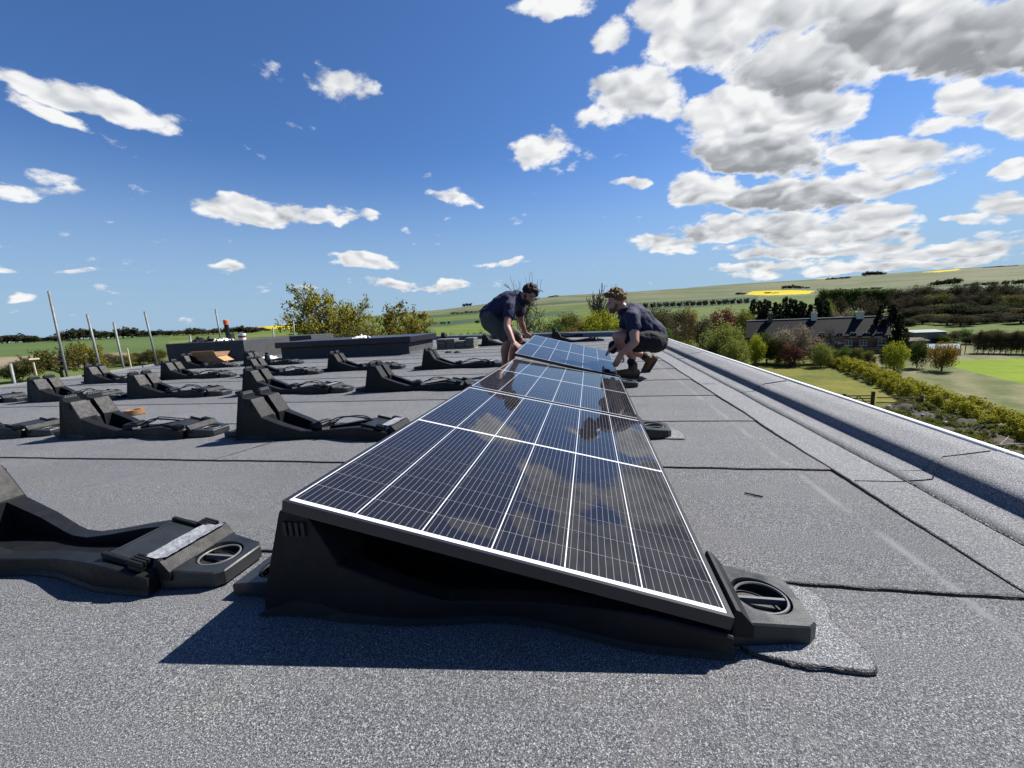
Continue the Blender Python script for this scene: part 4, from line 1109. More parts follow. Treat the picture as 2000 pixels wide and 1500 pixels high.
skel_proto('oak', 'oak', 21, 13000, .0155, .042, trunk_h=.50, mains=10, ang=1.28, r0=.026, top=4, L0=.20, kids=(4, 3, 3, 3), spread=(.8, .75, .75, .7), trop=-.02, wig=.27, shrink=.70, nseg=4, minr=.0024)
skel_proto('oak_dense', 'oak', 33, 15000, .021, .055, trunk_h=.48, mains=9, ang=1.25, r0=.028, top=4, L0=.20, kids=(4, 3, 3, 3), spread=(.8, .75, .75, .7), trop=.01, wig=.27, shrink=.70, nseg=4, minr=.0016)
skel_proto('hedgerow_tree', 'olive', 7, 5200, .036, .075, trunk_h=.30, mains=7, ang=1.15, r0=.04, top=3, L0=.34, kids=(4, 4, 3), spread=(.8, .8, .8), trop=.06, wig=.24, shrink=.62, nseg=3, minr=.004)
skel_proto('bare', 'olive', 11, 0, 0, 0, trunk_h=.45, mains=7, ang=.95, r0=.032, top=4, L0=.24, kids=(4, 3, 3, 2), spread=(.75, .7, .7, .7), trop=.05, wig=.33, shrink=.68, nseg=4, minr=.0026)
skel_proto('twiggy', 'olive', 17, 500, .014, .05, bark=M_BARKG, trunk_h=.42, mains=12, ang=.75, r0=.02, top=4, L0=.24, kids=(5, 4, 3, 3), spread=(.45, .5, .5, .5), trop=.14, wig=.14, shrink=.62, nseg=3, minr=.003)
crown_proto('bush_olive', 'olive', 1, 62, 7106, 0.040, (.55, .55, .52), .47)
crown_proto('bush_green', 'green', 2, 62, 7106, 0.040, (.55, .55, .52), .47)
crown_proto('bush_willow', 'willow', 3, 66, 8398, 0.036, (.55, .55, .52), .47)
crown_proto('bush_lime', 'lime', 4, 66, 8398, 0.040, (.55, .55, .52), .47)
crown_proto('bush_brown', 'brown', 5, 62, 5491, 0.034, (.55, .55, .52), .47)
crown_proto('bush_red', 'red', 6, 60, 5168, 0.040, (.55, .55, .52), .47)
crown_proto('bush_blossom', 'blossom', 7, 66, 7752, 0.034, (.55, .55, .52), .47)
crown_proto('bush_orange', 'orange', 8, 60, 5814, 0.040, (.55, .55, .52), .47)
crown_proto('tree_wood', 'wood', 9, 50, 7000, .036, (.54, .54, .50), .52, low=-.85)
crown_proto('tree_wood_b', 'woodb', 10, 50, 6500, .033, (.52, .52, .50), .52, low=-.85)
crown_proto('tree_dark', 'dark', 12, 46, 6000, .042, (.54, .54, .5), .5, low=-.95)
crown_proto('tree_far', 'far', 13, 26, 700, .11, (.54, .54, .5), .5)
crown_proto('tree_farb', 'farb', 14, 26, 700, .11, (.54, .54, .5), .5)
crown_proto('poplar', 'poplar', 15, 30, 1100, .055, (.15, .15, .52), .50, limbs=3)
conifer_proto('conifer', 'conifer', 16, 2600, .22, .045)

def plant(kind, px, r, top, width, label, cat='tree', name=None, group=None, zoff=0., seed=None, cf=1.):
    d = ray(px, top); h = math.hypot(d.x, d.y); x, y = d.x/h*r, d.y/h*r; g = tz(x, y)+zoff
    H = CH+d.z/h*r-g; depth = (Vector((x, y, g))-CAM).dot(CFW)
    wm = width/CF*depth
    pr = PROTO[kind]; hz = pr[2] if len(pr) > 2 else 1.0; wd = (pr[3] if len(pr) > 2 else (.17 if kind == 'poplar' else (.22 if kind == 'conifer' else .52)))
    sz = H/hz; sx = wm/2/wd
    rz = (seed if seed is not None else px*.37+r) % 6.28
    o = empty(name or cat.replace(' ', '_'), (x, y, g), rz, label, cat, group)
    o.scale = (sx, sx, sz)
    if pr[0]: link('trunk', pr[0], o)
    if pr[1]:
        c = link('crown', pr[1], o); c.scale = (1, 1, cf); c.location = (0, 0, hz*(1-cf))
    return o
PROTO['hedgerow_tree_y'] = (PROTO['hedgerow_tree'][0], PROTO['hedgerow_tree'][1].copy(), *PROTO['hedgerow_tree'][2:]); PROTO['hedgerow_tree_y'][1].materials[0] = LM['oak']; PROTO['hedgerow_tree_y'][1].name = 'crown'
# --- nearer trees on the left and centre
plant('oak', 646, 44, 558, 235, 'open spreading oak with bare limbs and sparse yellow leaves behind the dark capped kerb', 'tree', 'oak_tree', seed=.4)
plant('oak_dense', 768, 49, 593, 160, 'lower denser yellow olive oak to the right of the open oak', 'tree', 'oak_tree', seed=2.2)
plant('bush_olive', 700, 40, 628, 120, 'low olive scrub under the open oak', 'bush', 'bush', cf=.42)
plant('bush_green', 812, 52, 632, 70, 'green bush at the foot of the denser oak', 'bush', 'bush', cf=.42)
plant('hedgerow_tree', 106, 138, 673, 84, 'leafing hedgerow tree behind the tallest scaffold pole', 'tree', 'hedgerow_tree', seed=1)
plant('hedgerow_tree_y', 160, 142, 666, 62, 'yellow olive hedgerow tree between the two leftmost tall poles', 'tree', 'hedgerow_tree', seed=3.3)
plant('hedgerow_tree', 60, 150, 692, 56, 'small dark hedgerow tree beside the short pole at the left edge', 'tree', 'hedgerow_tree', seed=5)
plant('bush_dark' if 'bush_dark' in PROTO else 'tree_dark', 16, 150, 708, 50, 'dark bush at the left picture edge', 'bush', 'bush')
gl = 'brownish hedgerow shrub below the wheat field, left of the cardboard box'
for k, (px, r, t, w) in enumerate(sorted([(125, 175, 690, 40), (182, 172, 690, 38), (205, 170, 687, 36), (222, 176, 692, 34), (246, 170, 690, 40), (268, 174, 686, 36), (285, 170, 682, 36), (300, 168, 678, 40), (92, 178, 700, 30), (30, 176, 702, 36), (192, 160, 700, 30)])):
    plant(('bush_brown', 'bush_olive', 'bush_brown')[k % 3], px, r, t, w, 'hedgerow shrub below the wheat field, %s from the left' % ORD[k], 'shrub', 'shrub', 'hedgerow shrubs below the wheat field')
# --- far treeline on the left ridge
gl = 'small round dark tree in the far treeline on the left ridge'
tops = [(-20, 655), (0, 650), (30, 648), (50, 653), (60, 660), (75, 655), (92, 657), (108, 652), (118, 645), (135, 637), (150, 638), (170, 640), (188, 642), (205, 645), (225, 643), (240, 636), (255, 641), (265, 652), (285, 648), (295, 641), (318, 646), (335, 643), (352, 642), (370, 640), (388, 640), (405, 642), (425, 638), (445, 638), (462, 634), (478, 634), (488, 640)]
g = random.Random(3)
for px, t in tops:
    for q in (0, 1):
        kd = 'tree_farb' if g.random() < .4 else 'tree_far'; tone = 'brownish' if kd == 'tree_farb' else 'dark green'
        wh = 'left of the tallest pole' if px < 95 else ('between the tallest and third poles' if px < 215 else ('between the third and fourth poles' if px < 285 else ('between the fourth pole and the vent pipe' if px < 425 else 'right of the vent pipe')))
        plant(kd, px+g.uniform(-5, 5)+q*9, g.uniform(560, 640), t+g.uniform(-1.5, 3)+q*2, g.uniform(24, 36), 'small %s tree in the far treeline, %s' % (tone, wh), 'tree', 'far_tree', 'far treeline, %s, %s' % (tone, wh))
plant('tree_far', 507, 640, 637, 22, 'isolated round dark tree in front of the rapeseed field', 'tree', 'far_tree')
plant('tree_farb', 520, 660, 641, 16, 'small brown tree beside the rapeseed field', 'tree', 'far_tree')
# --- hillside trees in the middle
plant('tree_far', 822, 700, 611, 22, 'lone dark tree on the hillside right of the oaks', 'tree', 'far_tree')
gl = 'tiny dark tree of the hedgerow across the left hillside'
for k, px in enumerate(range(884, 960, 9)): plant('tree_far', px, 1000, 609-(px-884)*.08+(k % 3), 12, gl, 'tree', 'far_tree', 'hillside hedgerow trees')
gl = 'tiny dark bush in the field row left of the bending man'
for k, px in enumerate((838, 850, 862, 868, 876, 934, 942, 930)): plant('tree_far', px, 480, 629-(px-838)*.06+(k % 2), 7, gl, 'bush', 'far_bush', 'bushes along the middle field edge')
gl = 'tree of the small clump on the skyline left of the bending man'
for px, t in ((906, 593), (912, 592), (918, 592)): plant('tree_far', px, 1640, t-1, 9, gl, 'tree', 'far_tree', 'left skyline clump')
gl = 'tree of the small skyline clump between the two men'
for px, t in ((1074, 578), (1080, 577), (1087, 576)): plant('tree_far', px, 1700, t, 10, gl, 'tree', 'far_tree', 'skyline clump between the men')
gl = 'dark shrub just beyond the far roof edge left of the bending man'
for k, (px, t) in enumerate([(868, 653), (884, 650), (898, 648), (912, 649), (926, 646), (940, 645), (954, 648), (850, 655)]): plant(('tree_dark', 'bush_green')[k % 2], px, 62, t, 24, gl, 'shrub', 'shrub', 'shrubs beyond the far roof edge', cf=.42)
plant('bare', 1012, 38, 532, 105, 'gnarled bare tree rising behind the bending man', 'tree', 'bare_tree', seed=1.7)
plant('bare', 1047, 44, 590, 62, 'small dark bare tree right of the bending man', 'tree', 'bare_tree', seed=4.7)
plant('twiggy', 1182, 58, 552, 84, 'grey twiggy bare tree behind the crouching man\'s head', 'tree', 'bare_tree', seed=.8)
plant('bush_lime', 1172, 44, 601, 78, 'bright yellow green bush between the two men', 'bush', 'bush', cf=.42)
plant('bush_olive', 1108, 54, 604, 62, 'tall olive bush left of the bright yellow green bush', 'bush', 'bush', cf=.42)
plant('bush_green', 1080, 48, 622, 60, 'green bush behind the lifted panel, left of the tall olive bush', 'bush', 'bush', cf=.42)
plant('bush_olive', 1134, 50, 618, 46, 'dark olive bush touching the bright yellow green bush', 'bush', 'bush', cf=.42)
plant('bush_orange', 1115, 43, 634, 56, 'low orange tinged bush at the far roof edge', 'bush', 'bush', cf=.42)
plant('bush_willow', 1062, 46, 640, 50, 'low pale green bush right of the bending man\'s hands', 'bush', 'bush', cf=.42)
plant('bush_brown', 1225, 60, 615, 70, 'brownish bush behind the crouching man', 'bush', 'bush', cf=.42)
# --- right of the crouching man
for kind, px, r, t, w, lab, cat in [
    ('bush_brown', 1290, 95, 589, 80, 'bare brown scrub behind the crouching man\'s back', 'bush'), ('bush_brown', 1322, 105, 596, 66, 'bare brown scrub left of the small orange tree', 'bush'),
    ('bush_orange', 1346, 118, 591, 30, 'small orange budded tree on the skyline of the scrub', 'tree'), ('bush_green', 1310, 62, 640, 52, 'green bush just beyond the parapet corner', 'bush'),
    ('bush_willow', 1345, 56, 662, 60, 'pale green bush beside the parapet, left of the willow', 'bush'), ('bush_brown', 1372, 60, 660, 46, 'brown stemmed shrub in front of the willow', 'bush'),
    ('bush_willow', 1416, 62, 626, 84, 'tall pale green willow left of the terrace', 'tree'), ('bush_willow', 1440, 55, 655, 62, 'round pale green bush under the willow at the parapet edge', 'bush'),
    ('bush_green', 1400, 60, 668, 50, 'dark green bush low beside the parapet under the willow', 'bush'), ('bush_red', 1418, 112, 594, 62, 'dusky red leaved tree behind the willow', 'tree'),
    ('bush_willow', 1456, 106, 600, 40, 'pale green tree left of the dark conifers', 'tree'), ('bush_brown', 1375, 100, 612, 50, 'brown garden tree beside the small cottage', 'tree'),
    ('bush_olive', 1268, 70, 630, 50, 'olive shrub hidden behind the crouching man', 'bush'), ('tree_dark', 1440, 130, 610, 50, 'dark tree between the red tree and the conifers', 'tree'),
    ('bush_blossom', 1556, 80, 628, 84, 'large cream blossom tree in front of the terrace', 'tree'), ('bush_red', 1546, 76, 668, 44, 'russet shrub below the blossom tree', 'shrub'),
    ('bush_lime', 1478, 77, 648, 34, 'small lime green shrub at the left end of the terrace', 'shrub'), ('bush_green', 1500, 80, 646, 44, 'green shrub behind the clipped dark hedge', 'shrub'), ('bush_olive', 1524, 79, 655, 36, 'olive shrub between hedge and blossom tree', 'shrub'),
    ('bush_blossom', 1598, 80, 652, 34, 'small pale blossom bush right of the big blossom tree', 'shrub'),
    ('bare', 1627, 82, 636, 62, 'bare fruit tree in front of the terrace wall', 'tree'), ('bush_lime', 1752, 74, 662, 40, 'yellow green shrub right of the brick gable', 'shrub'),
    ('bush_green', 1797, 78, 658, 36, 'green shrub behind the brown garden shed', 'shrub'), ('bush_orange', 1846, 76, 662, 50, 'orange yellow bush above the greenhouse', 'shrub'),
    ('bush_green', 1648, 78, 676, 36, 'low green shrub under the bare fruit tree', 'shrub'), ('bush_olive', 1676, 79, 674, 30, 'olive shrub against the middle of the terrace wall', 'shrub'), ('bush_willow', 1606, 76, 668, 40, 'pale green shrub left of the canvas gazebo', 'shrub'),
    ('bush_green', 1735, 78, 672, 30, 'low green shrub at the terrace corner', 'shrub'), ('bush_olive', 1700, 77, 680, 26, 'small garden shrub under the ground floor windows', 'shrub'),
    ('bush_blossom', 1655, 118, 596, 44, 'pinkish blossom tree behind the terrace roof', 'tree'), ('bush_green', 1672, 112, 604, 30, 'round green tree just over the terrace ridge', 'tree'),
    ('tree_wood', 1640, 150, 580, 60, 'olive tree behind the terrace, under the poplars', 'tree'), ('tree_wood_b', 1690, 150, 578, 64, 'brown tree behind the terrace chimney', 'tree'), ('bush_willow', 1618, 122, 582, 28, 'pale green tree at the right end of the conifers', 'tree'),
    ('conifer', 1722, 100, 594, 34, 'dark conifer at the right gable of the terrace', 'tree'), ('conifer', 1744, 102, 592, 44, 'largest dark conifer right of the terrace', 'tree'), ('conifer', 1760, 97, 612, 36, 'outer dark conifer right of the terrace', 'tree')]:
    plant(kind, px, r, t, w, lab, cat, ('conifer_tree' if kind == 'conifer' else cat))
gl = 'dark conifer in the row behind the terrace'
for k, px in enumerate(range(1472, 1618, 10)): plant('conifer', px+(k*7 % 5), 112+(k*5 % 9), 577+(k*37 % 17)+(6 if k < 2 else 0), 36, 'dark conifer behind the terrace, %s from the left in its row' % ORD[k], 'tree', 'conifer_tree', 'conifers behind the terrace')
for lab, pts, r in (('small dark hedge tree across the slope behind the crouching man', [(1262+i*13, 590-i*.62+(i*7 % 3)) for i in range(16)], 640), ('tiny hedge tree above the poplars on the right slope', [(1620+i*14, 566-i*.8+(i*5 % 2)) for i in range(8)], 1000)):
    for k, (px, t) in enumerate(pts): plant('tree_far' if k % 3 else 'tree_farb', px, r, t-1, 14, lab+', %s from the left' % ORD[k], 'tree', 'far_tree', 'slope hedgerow: '+lab)
gl = 'slim poplar in the row on the hillside behind the terrace'
for k, px in enumerate(range(1606, 1748, 7)): plant('poplar', px, 300, 560+(k*29 % 5), 17, 'slim poplar behind the terrace, %s from the left in the row' % ORD[k], 'tree', 'poplar_tree', 'row of poplars')
gl = 'brown budding tree of the wood on the right'
g = random.Random(8); n = 0
for r, y0, n_, w in ((275, 556, 20, 46), (235, 572, 17, 50), (200, 592, 15, 54), (170, 614, 12, 52)):
    for k in range(n_):
        px = 1745+(k+g.uniform(-.2, .2))*(290/n_)+(g.uniform(0, 12)); yy = y0+g.uniform(-5, 7)-max(0, (1790-px))*-.35
        kind = g.choice(['tree_wood', 'tree_wood_b', 'tree_wood', 'tree_dark' if r < 210 else 'tree_wood_b', 'bush_olive' if r < 240 else 'tree_wood_b'])
        row = {275: 'top row', 235: 'second row', 200: 'third row', 170: 'front row'}[r]; tone = {'tree_wood': 'olive brown', 'tree_wood_b': 'pale brown bare', 'tree_dark': 'dark green', 'bush_olive': 'olive green'}[kind]
        side = 'near the conifers' if px < 1830 else ('in its middle' if px < 1930 else 'towards the right edge')
        plant(kind, px, r+g.uniform(-12, 12), yy, w*g.uniform(.85, 1.25), '%s tree, %s of the wood, %s' % (tone, row, side), 'tree', 'wood_tree', 'trees of the wood, %s %s %s' % (tone, row, side))
gl = 'low bush in the rough row between wood and fields on the right'
for k in range(24):
    px = 1765+k*11; plant(('tree_dark', 'bush_green', 'bush_olive', 'bush_brown')[k*7 % 4], px, 112+(k*13 % 22), 640+(k*31 % 17), 30, 'low %s bush between wood and fields, %s from the left' % (('dark', 'green', 'olive', 'brown')[k*7 % 4], ORD[k]), 'bush', 'bush', 'rough bushes below the wood')
gl = 'brown hedge shrub at the far right field edge'
for k, px in enumerate(range(1915, 2040, 11)): plant('bush_brown', px, 100, 640+(k*5 % 7), 22, 'brown hedge shrub at the right field edge, %s from the left' % ORD[k], 'shrub', 'shrub', 'brown hedge at the right field edge')
# skyline clumps on the right hill
for lab, pts, r in (('tree of the flat topped clump on the right skyline', [(1692, 530), (1700, 528), (1708, 529), (1716, 529), (1724, 532)], 2050), ('dark tree of the hanger low on the right hillside', [(1535, 556), (1545, 555), (1556, 556), (1566, 558), (1576, 560)], 1350),
                    ('grey tree of the clump above the wood', [(1825, 548), (1838, 545), (1850, 543), (1862, 541), (1872, 540)], 900), ('dark hedgerow tree on the right hillside below the skyline', [(1890, 553), (1905, 551), (1925, 550), (1945, 548), (1965, 546), (1985, 545), (1999, 543)], 820),
                    ('tiny tree on the far right skyline', [(1928, 521), (1940, 520), (1952, 519), (1966, 519), (1980, 518)], 2100), ('small tree on the field edge by the rapeseed', [(1444, 570), (1452, 571), (1500, 570), (1515, 571)], 1150), ('dark hedge tree under the skyline rapeseed strip', [(1620, 542), (1632, 541), (1645, 540), (1656, 539)], 1950)):
    for k, (px, t) in enumerate(pts): plant('tree_far' if k % 3 else 'tree_farb', px, r, t, 15, lab, 'tree', 'far_tree', lab[len('tree '):] if False else 'hill trees: '+lab)

# --- long diagonal hedge beside the meadow
def hedge(pts, w, h, n, size, mt, label, seed, name='hedge', cat='hedge', stems=True):
    P_ = [Vector(p) for p in pts]; C = []; RD = []; g = random.Random(seed)
    o = empty(name, P_[0], 0, label, cat); o_l = Vector(P_[0])
    mb = MB()
    for a, c in zip(P_[:-1], P_[1:]):
        L = (c-a).length; k = max(2, int(L/.3)); sd = Vector((-(c-a).y, (c-a).x, 0)).normalized()
        for i in range(k):
            q = a.lerp(c, (i+g.random())/k)-o_l; hh = h*(.9+.22*mnoise.noise(q*.35)+.12*g.random())
            for z in (.3, .62, .9): C.append(q+sd*g.uniform(-.5, .5)*w*(1.1-z*.5)+Vector((0, 0, hh*z))); RD.append(g.uniform(.34, .5)*min(w, 1.6)*.6)
            if i % 2 == 0: mb.tube([q+Vector((0, 0, -.1)), q+sd*g.uniform(-.3, .3)+Vector((0, 0, hh*.7))], [.03, .012], 4, False)
    V, F = leaves([tuple(c) for c in C], RD, n, size, seed, flat=.9); V[:, 2] = np.maximum(V[:, 2], -.3)
    obj('foliage', V, F, LM[mt], o)
    if stems: mb.build('stems', M_BARK, o)['kind'] = 'stuff'
    return o
HP = [ground_at(px, py) for px, py in ((1592, 699), (1640, 716), (1700, 741), (1760, 766), (1830, 796), (1900, 822), (1960, 842), (2060, 880))]
hedge(HP, 2.7, 1.5, 70000, .135, 'hedge', 'long sunlit yellow green hedge running diagonally beside the meadow', 5)
hedge([ground_at(1462, 690), ground_at(1518, 690)], 1.4, 2.4, 6000, .12, 'dark', 'clipped dark evergreen hedge at the left end of the terrace garden', 6)
hedge([ground_at(1455, 698), ground_at(1520, 699), ground_at(1588, 697)], .8, .9, 4500, .1, 'olive', 'low rough hedge along the top of the meadow', 7)
hedge([ground_at(1600, 694), ground_at(1680, 692), ground_at(1760, 690), ground_at(1815, 690)], 1., .9, 6000, .1, 'weed', 'low green border along the terrace gardens', 8)
hedge([ground_at(1878, 672), ground_at(1940, 669), ground_at(2020, 665)], 1.6, 1.2, 6000, .14, 'green', 'low green hedge along the far side of the fallow field', 9)
# ------------------------------------------------------------------ brick terrace
M_BRICK = None
def brickmat():
    m, b, p = mat('red_brick', (.16, .06, .04), .9)
    tc = b.n('ShaderNodeTexCoord').outputs['Object']
    br = b.n('ShaderNodeTexBrick'); b.put(br.inputs['Vector'], b.v('MULTIPLY', tc, (1, 1, 1)))
    mp = b.n('ShaderNodeMapping'); mp.inputs['Rotation'].default_value = (R(90), 0, 0); b.put(mp.inputs[0], tc); b.put(br.inputs['Vector'], mp.outputs[0])
    br.inputs['Scale'].default_value = 4.4; br.inputs['Color1'].default_value = (.13, .045, .03, 1); br.inputs['Color2'].default_value = (.19, .08, .05, 1); br.inputs['Mortar'].default_value = (.2, .17, .14, 1); br.inputs['Mortar Size'].default_value = .02
    col = b.mix(b.mr(b.noise(tc, .7, 4), .35, .7), br.outputs[0], b.mix(1, br.outputs[0], (.7, .66, .66), 'MULTIPLY'))
    b.put(p.inputs['Base Color'], col); return m
M_BRICK = brickmat()
def slatemat(name, c0, c1):
    m, b, p = mat(name, c0, .75, 0, .12)
    tc = b.n('ShaderNodeTexCoord').outputs['Object']
    br = b.n('ShaderNodeTexBrick'); b.put(br.inputs['Vector'], tc); br.inputs['Scale'].default_value = 2.2; br.inputs['Color1'].default_value = (*c0, 1); br.inputs['Color2'].default_value = (*c1, 1); br.inputs['Mortar'].default_value = (c0[0]*.5, c0[1]*.5, c0[2]*.5, 1); br.inputs['Mortar Size'].default_value = .02
    col = b.mix(b.mr(b.noise(tc, .5, 5), .4, .7), br.outputs[0], b.mix(1, br.outputs[0], (1.5, 1.45, 1.35), 'MULTIPLY'))
    b.put(p.inputs['Base Color'], col); return m
M_SLATE = slatemat('slate', (.009, .0088, .0115), (.015, .0145, .018))
M_PAINT, b, p = mat('white_paint', (.45, .45, .43), .6, 0, .2)
M_PANE, b, p = mat('window_glass', (.02, .024, .03), .06, 0, .6)
M_RENDER = noisy('pale_chimney', (.42, .41, .38), (.55, .53, .5), 2, .9)
M_CHIM = noisy('dark_chimney', (.06, .05, .045), (.10, .08, .07), 3, .9)
M_POT = noisy('clay_pot', (.3, .2, .14), (.4, .3, .22), 5, .9)
M_GREYMET = noisy('grey_cladding', (.12, .122, .12), (.165, .168, .16), 1.5, .7)
M_WOODB = noisy('brown_timber', (.05, .035, .025), (.085, .06, .042), 8, .9)
M_WOODP = noisy('weathered_timber', (.16, .12, .08), (.25, .19, .13), 8, .9)
M_GLASSP, b, p = mat('greenhouse_glass', (.42, .50, .48), .15, 0, .7)
M_CANVAS = noisy('pale_canvas', (.32, .36, .40), (.42, .46, .5), 2, .9)
def terrace():
    A = ground_at(1459, 690); Bq = ground_at(1732, 689); A.z = Bq.z = GZ; d = (Bq-A); L = d.length; d.normalize(); ang = math.atan2(d.y, d.x)
    # heights from where the eaves and the ridge appear
    def hz(px, py, along, back):
        q = A+d*along+Vector((-d.y, d.x, 0))*back; e = ray(px, py); return CH+e.z/math.hypot(e.x, e.y)*math.hypot(q.x, q.y)-GZ
    D = 7.0; he = hz(1732, 651, L, 0); hr = hz(1728, 617, L, D/2)
    o = empty('terraced_house', A, ang, 'long brick terrace with dark slate roof and three chimneys beyond the meadow', 'house')
    w = MB(); w.box(0, L, 0, D, -.3, he); w.add([(0, 0, he), (0, D, he), (0, D/2, hr-.1)], [(0, 1, 2)]); w.add([(L, 0, he), (L, D, he), (L, D/2, hr-.1)], [(0, 2, 1)]); wall = w.build('wall', M_BRICK, o)
    rf = MB(); e = .35; s = (hr-he)/(D/2)
    rf.add([(-e, -e, he-s*e), (L+e, -e, he-s*e), (L+e, D/2, hr), (-e, D/2, hr), (-e, D+e, he-s*e), (L+e, D+e, he-s*e)], [(0, 1, 2, 3), (3, 2, 5, 4)])
    rf.add([(-e, -e, he-s*e-.12), (L+e, -e, he-s*e-.12), (L+e, D/2, hr-.12), (-e, D/2, hr-.12)], [(3, 2, 1, 0)])
    rf.add([(-e, -e, he-s*e-.12), (L+e, -e, he-s*e-.12), (L+e, -e, he-s*e), (-e, -e, he-s*e)], [(0, 1, 2, 3)])
    rf.add([(L+e, -e, he-s*e-.12), (L+e, D/2, hr-.12), (L+e, D/2, hr), (L+e, -e, he-s*e)], [(0, 1, 2, 3)])
    roofo = rf.build('roof', M_SLATE, o)
    rc = MB(); rc.tube([(-e, D/2, hr+.02), (L+e, D/2, hr+.02)], .09, 6); rc.build('ridge', M_RENDER, roofo)
    def along(px, py):                           # wall coordinate of a photo column
        e_ = ray(px, py); nrm = Vector((-d.y, d.x, 0)); t = (A-CAM).dot(nrm)/e_.dot(nrm); q = CAM+e_*t; return (q-A).dot(d), q.z-GZ
    for px, m_, wd, top in ((1497, M_CHIM, .9, 609), (1585, M_RENDER, .9, 607), (1677, M_RENDER, 1.05, 605)):
        x, _ = along(px, 640); x = x*1.0+.6; zt = hz(px, top+4, x, D/2); c = MB(); c.box(x-wd/2, x+wd/2, D/2-.45, D/2+.45, hr-.9, zt); c.box(x-wd/2-.08, x+wd/2+.08, D/2-.53, D/2+.53, zt-.25, zt-.1); ch = c.build('chimney', m_, roofo)
        for k in (-.22, .22):
            p_ = MB(); p_.lathe([(.13, 0), (.11, .45), (.14, .5)], 10, Matrix.Translation((x+k, D/2, zt))); p_.build('chimney_pot', M_POT, ch)
    def window(px, py, ww, hh):
        x, z = along(px, py)
        f = MB(); t = .07
        f.box(x-ww/2, x+ww/2, -.05, .02, z-hh/2, z-hh/2+t); f.box(x-ww/2, x+ww/2, -.05, .02, z+hh/2-t, z+hh/2); f.box(x-ww/2, x-ww/2+t, -.049, .02, z-hh/2+t, z+hh/2-t); f.box(x+ww/2-t, x+ww/2, -.049, .02, z-hh/2+t, z+hh/2-t); f.box(x-t/2, x+t/2, -.048, .02, z-hh/2+t, z+hh/2-t); f.box(x-ww/2+t, x+ww/2-t, -.047, .02, z-.03, z+.03)
        fo = f.build('window', M_PAINT, o); g_ = MB(); g_.box(x-ww/2+.03, x+ww/2-.03, -.02, .01, z-hh/2+.03, z+hh/2-.03); g_.build('pane', M_PANE, fo)
        s_ = MB(); s_.box(x-ww/2-.1, x+ww/2+.1, -.12, -.003, z-hh/2-.1, z-hh/2-.003); s_.build('sill', M_PAINT, fo)
    for px in (1530, 1570, 1605, 1640, 1667, 1692, 1716): window(px, 653.5, .95, .8)
    for px in (1535, 1575, 1612, 1657, 1686): window(px, 669.5, 1.0, .95)
    window(1722, 667.5, 1.0, 1.2)
    for px in (1672, 1711, 1600):
        x, z = along(px, 672); dd = MB(); dd.box(x-.45, x+.45, -.04, .02, -.1, 2.0); do = dd.build('door', M_WOODB, o); k_ = MB(); k_.box(x+.3, x+.36, -.08, -.04, .95, 1.05); k_.build('handle', M_STEEL, do)
    x0, _ = along(1592, 640); g_ = MB(); g_.tube([(x0, -.08, .1), (x0, -.08, he-.3)], .05, 6); g_.build('drainpipe', M_PAINT, o)
terrace()
def shed(px, py, wm, dm, hw, hr, mw, mr_, label, name='shed', rot=.25, door=True):
    q = ground_at(px, py); o = empty(name, q, math.atan2(-q.x, q.y)*.6+rot, label, 'shed')
    w = MB(); w.box(-wm/2, wm/2, 0, dm, -.2, hw); w.build('wall', mw, o)
    r_ = MB(); r_.add([(-wm/2-.1, -.15, hw-.05), (wm/2+.1, -.15, hw-.05), (wm/2+.1, dm+.15, hr), (-wm/2-.1, dm+.15, hr), (-wm/2-.1, -.15, hw-.0), (wm/2+.1, -.15, hw-.0), (wm/2+.1, dm+.15, hr+.08), (-wm/2-.1, dm+.15, hr+.08)], [(3, 2, 1, 0), (4, 5, 6, 7), (0, 1, 5, 4), (1, 2, 6, 5), (2, 3, 7, 6), (3, 0, 4, 7)]); r_.build('roof', mr_, o)
    if door: d_ = MB(); d_.box(-.4, .4, -.03, .01, 0, min(1.9, hw-.2)); d_.build('door', M_WOODP, o)
    for k in range(int(wm/.6)+1):
        b_ = MB(); x = -wm/2+k*.6; b_.box(x-.02, x+.02, -.025, -.001, 0, hw-.08); b_.build('batten', mw, o)
shed(1814, 672, 5.2, 3.6, 2.3, 2.5, M_GREYMET, M_GREYMET, 'large pale grey clad shed below the wood', door=False)
shed(1786, 688, 3.8, 2.4, 1.9, 2.2, M_WOODB, M_WOODB, 'brown timber garden shed between the shrubs right of the terrace')
def greenhouse():
    q = ground_at(1843, 694); o = empty('greenhouse', q, -.35, 'small pale glass greenhouse under the orange bush', 'greenhouse'); Wd, D, h, r = 3.9, 2.2, 1.0, 1.7
    f = MB()
    for x in np.linspace(-Wd/2, Wd/2, 7):
        for pts in ([(x, 0, 0), (x, 0, h), (x, D/2, r), (x, D, h), (x, D, 0)],): f.tube(pts, .03, 4)
    for (y, z) in ((0, .05), (0, h), (D/2, r), (D, h)): f.tube([(-Wd/2, y, z), (Wd/2, y, z)], .03, 4)
    f.build('frame', M_PAINT, o)
    xs = np.linspace(-Wd/2, Wd/2, 7)
    for i in range(6):
        for (y0, z0, y1, z1) in ((0, .05, 0, h), (0, h, D/2, r), (D/2, r, D, h)):
            obj('pane', [(xs[i]+.03, y0, z0), (xs[i+1]-.03, y0, z0), (xs[i+1]-.03, y1, z1), (xs[i]+.03, y1, z1)], [(0, 1, 2, 3)], M_GLASSP, o)
    for x in (-Wd/2, Wd/2): obj('pane', [(x, .03, .05), (x, D-.03, .05), (x, D-.03, h-.02), (x, D/2, r-.03), (x, .03, h-.02)], [(0, 1, 2, 3, 4)], M_GLASSP, o)
greenhouse()
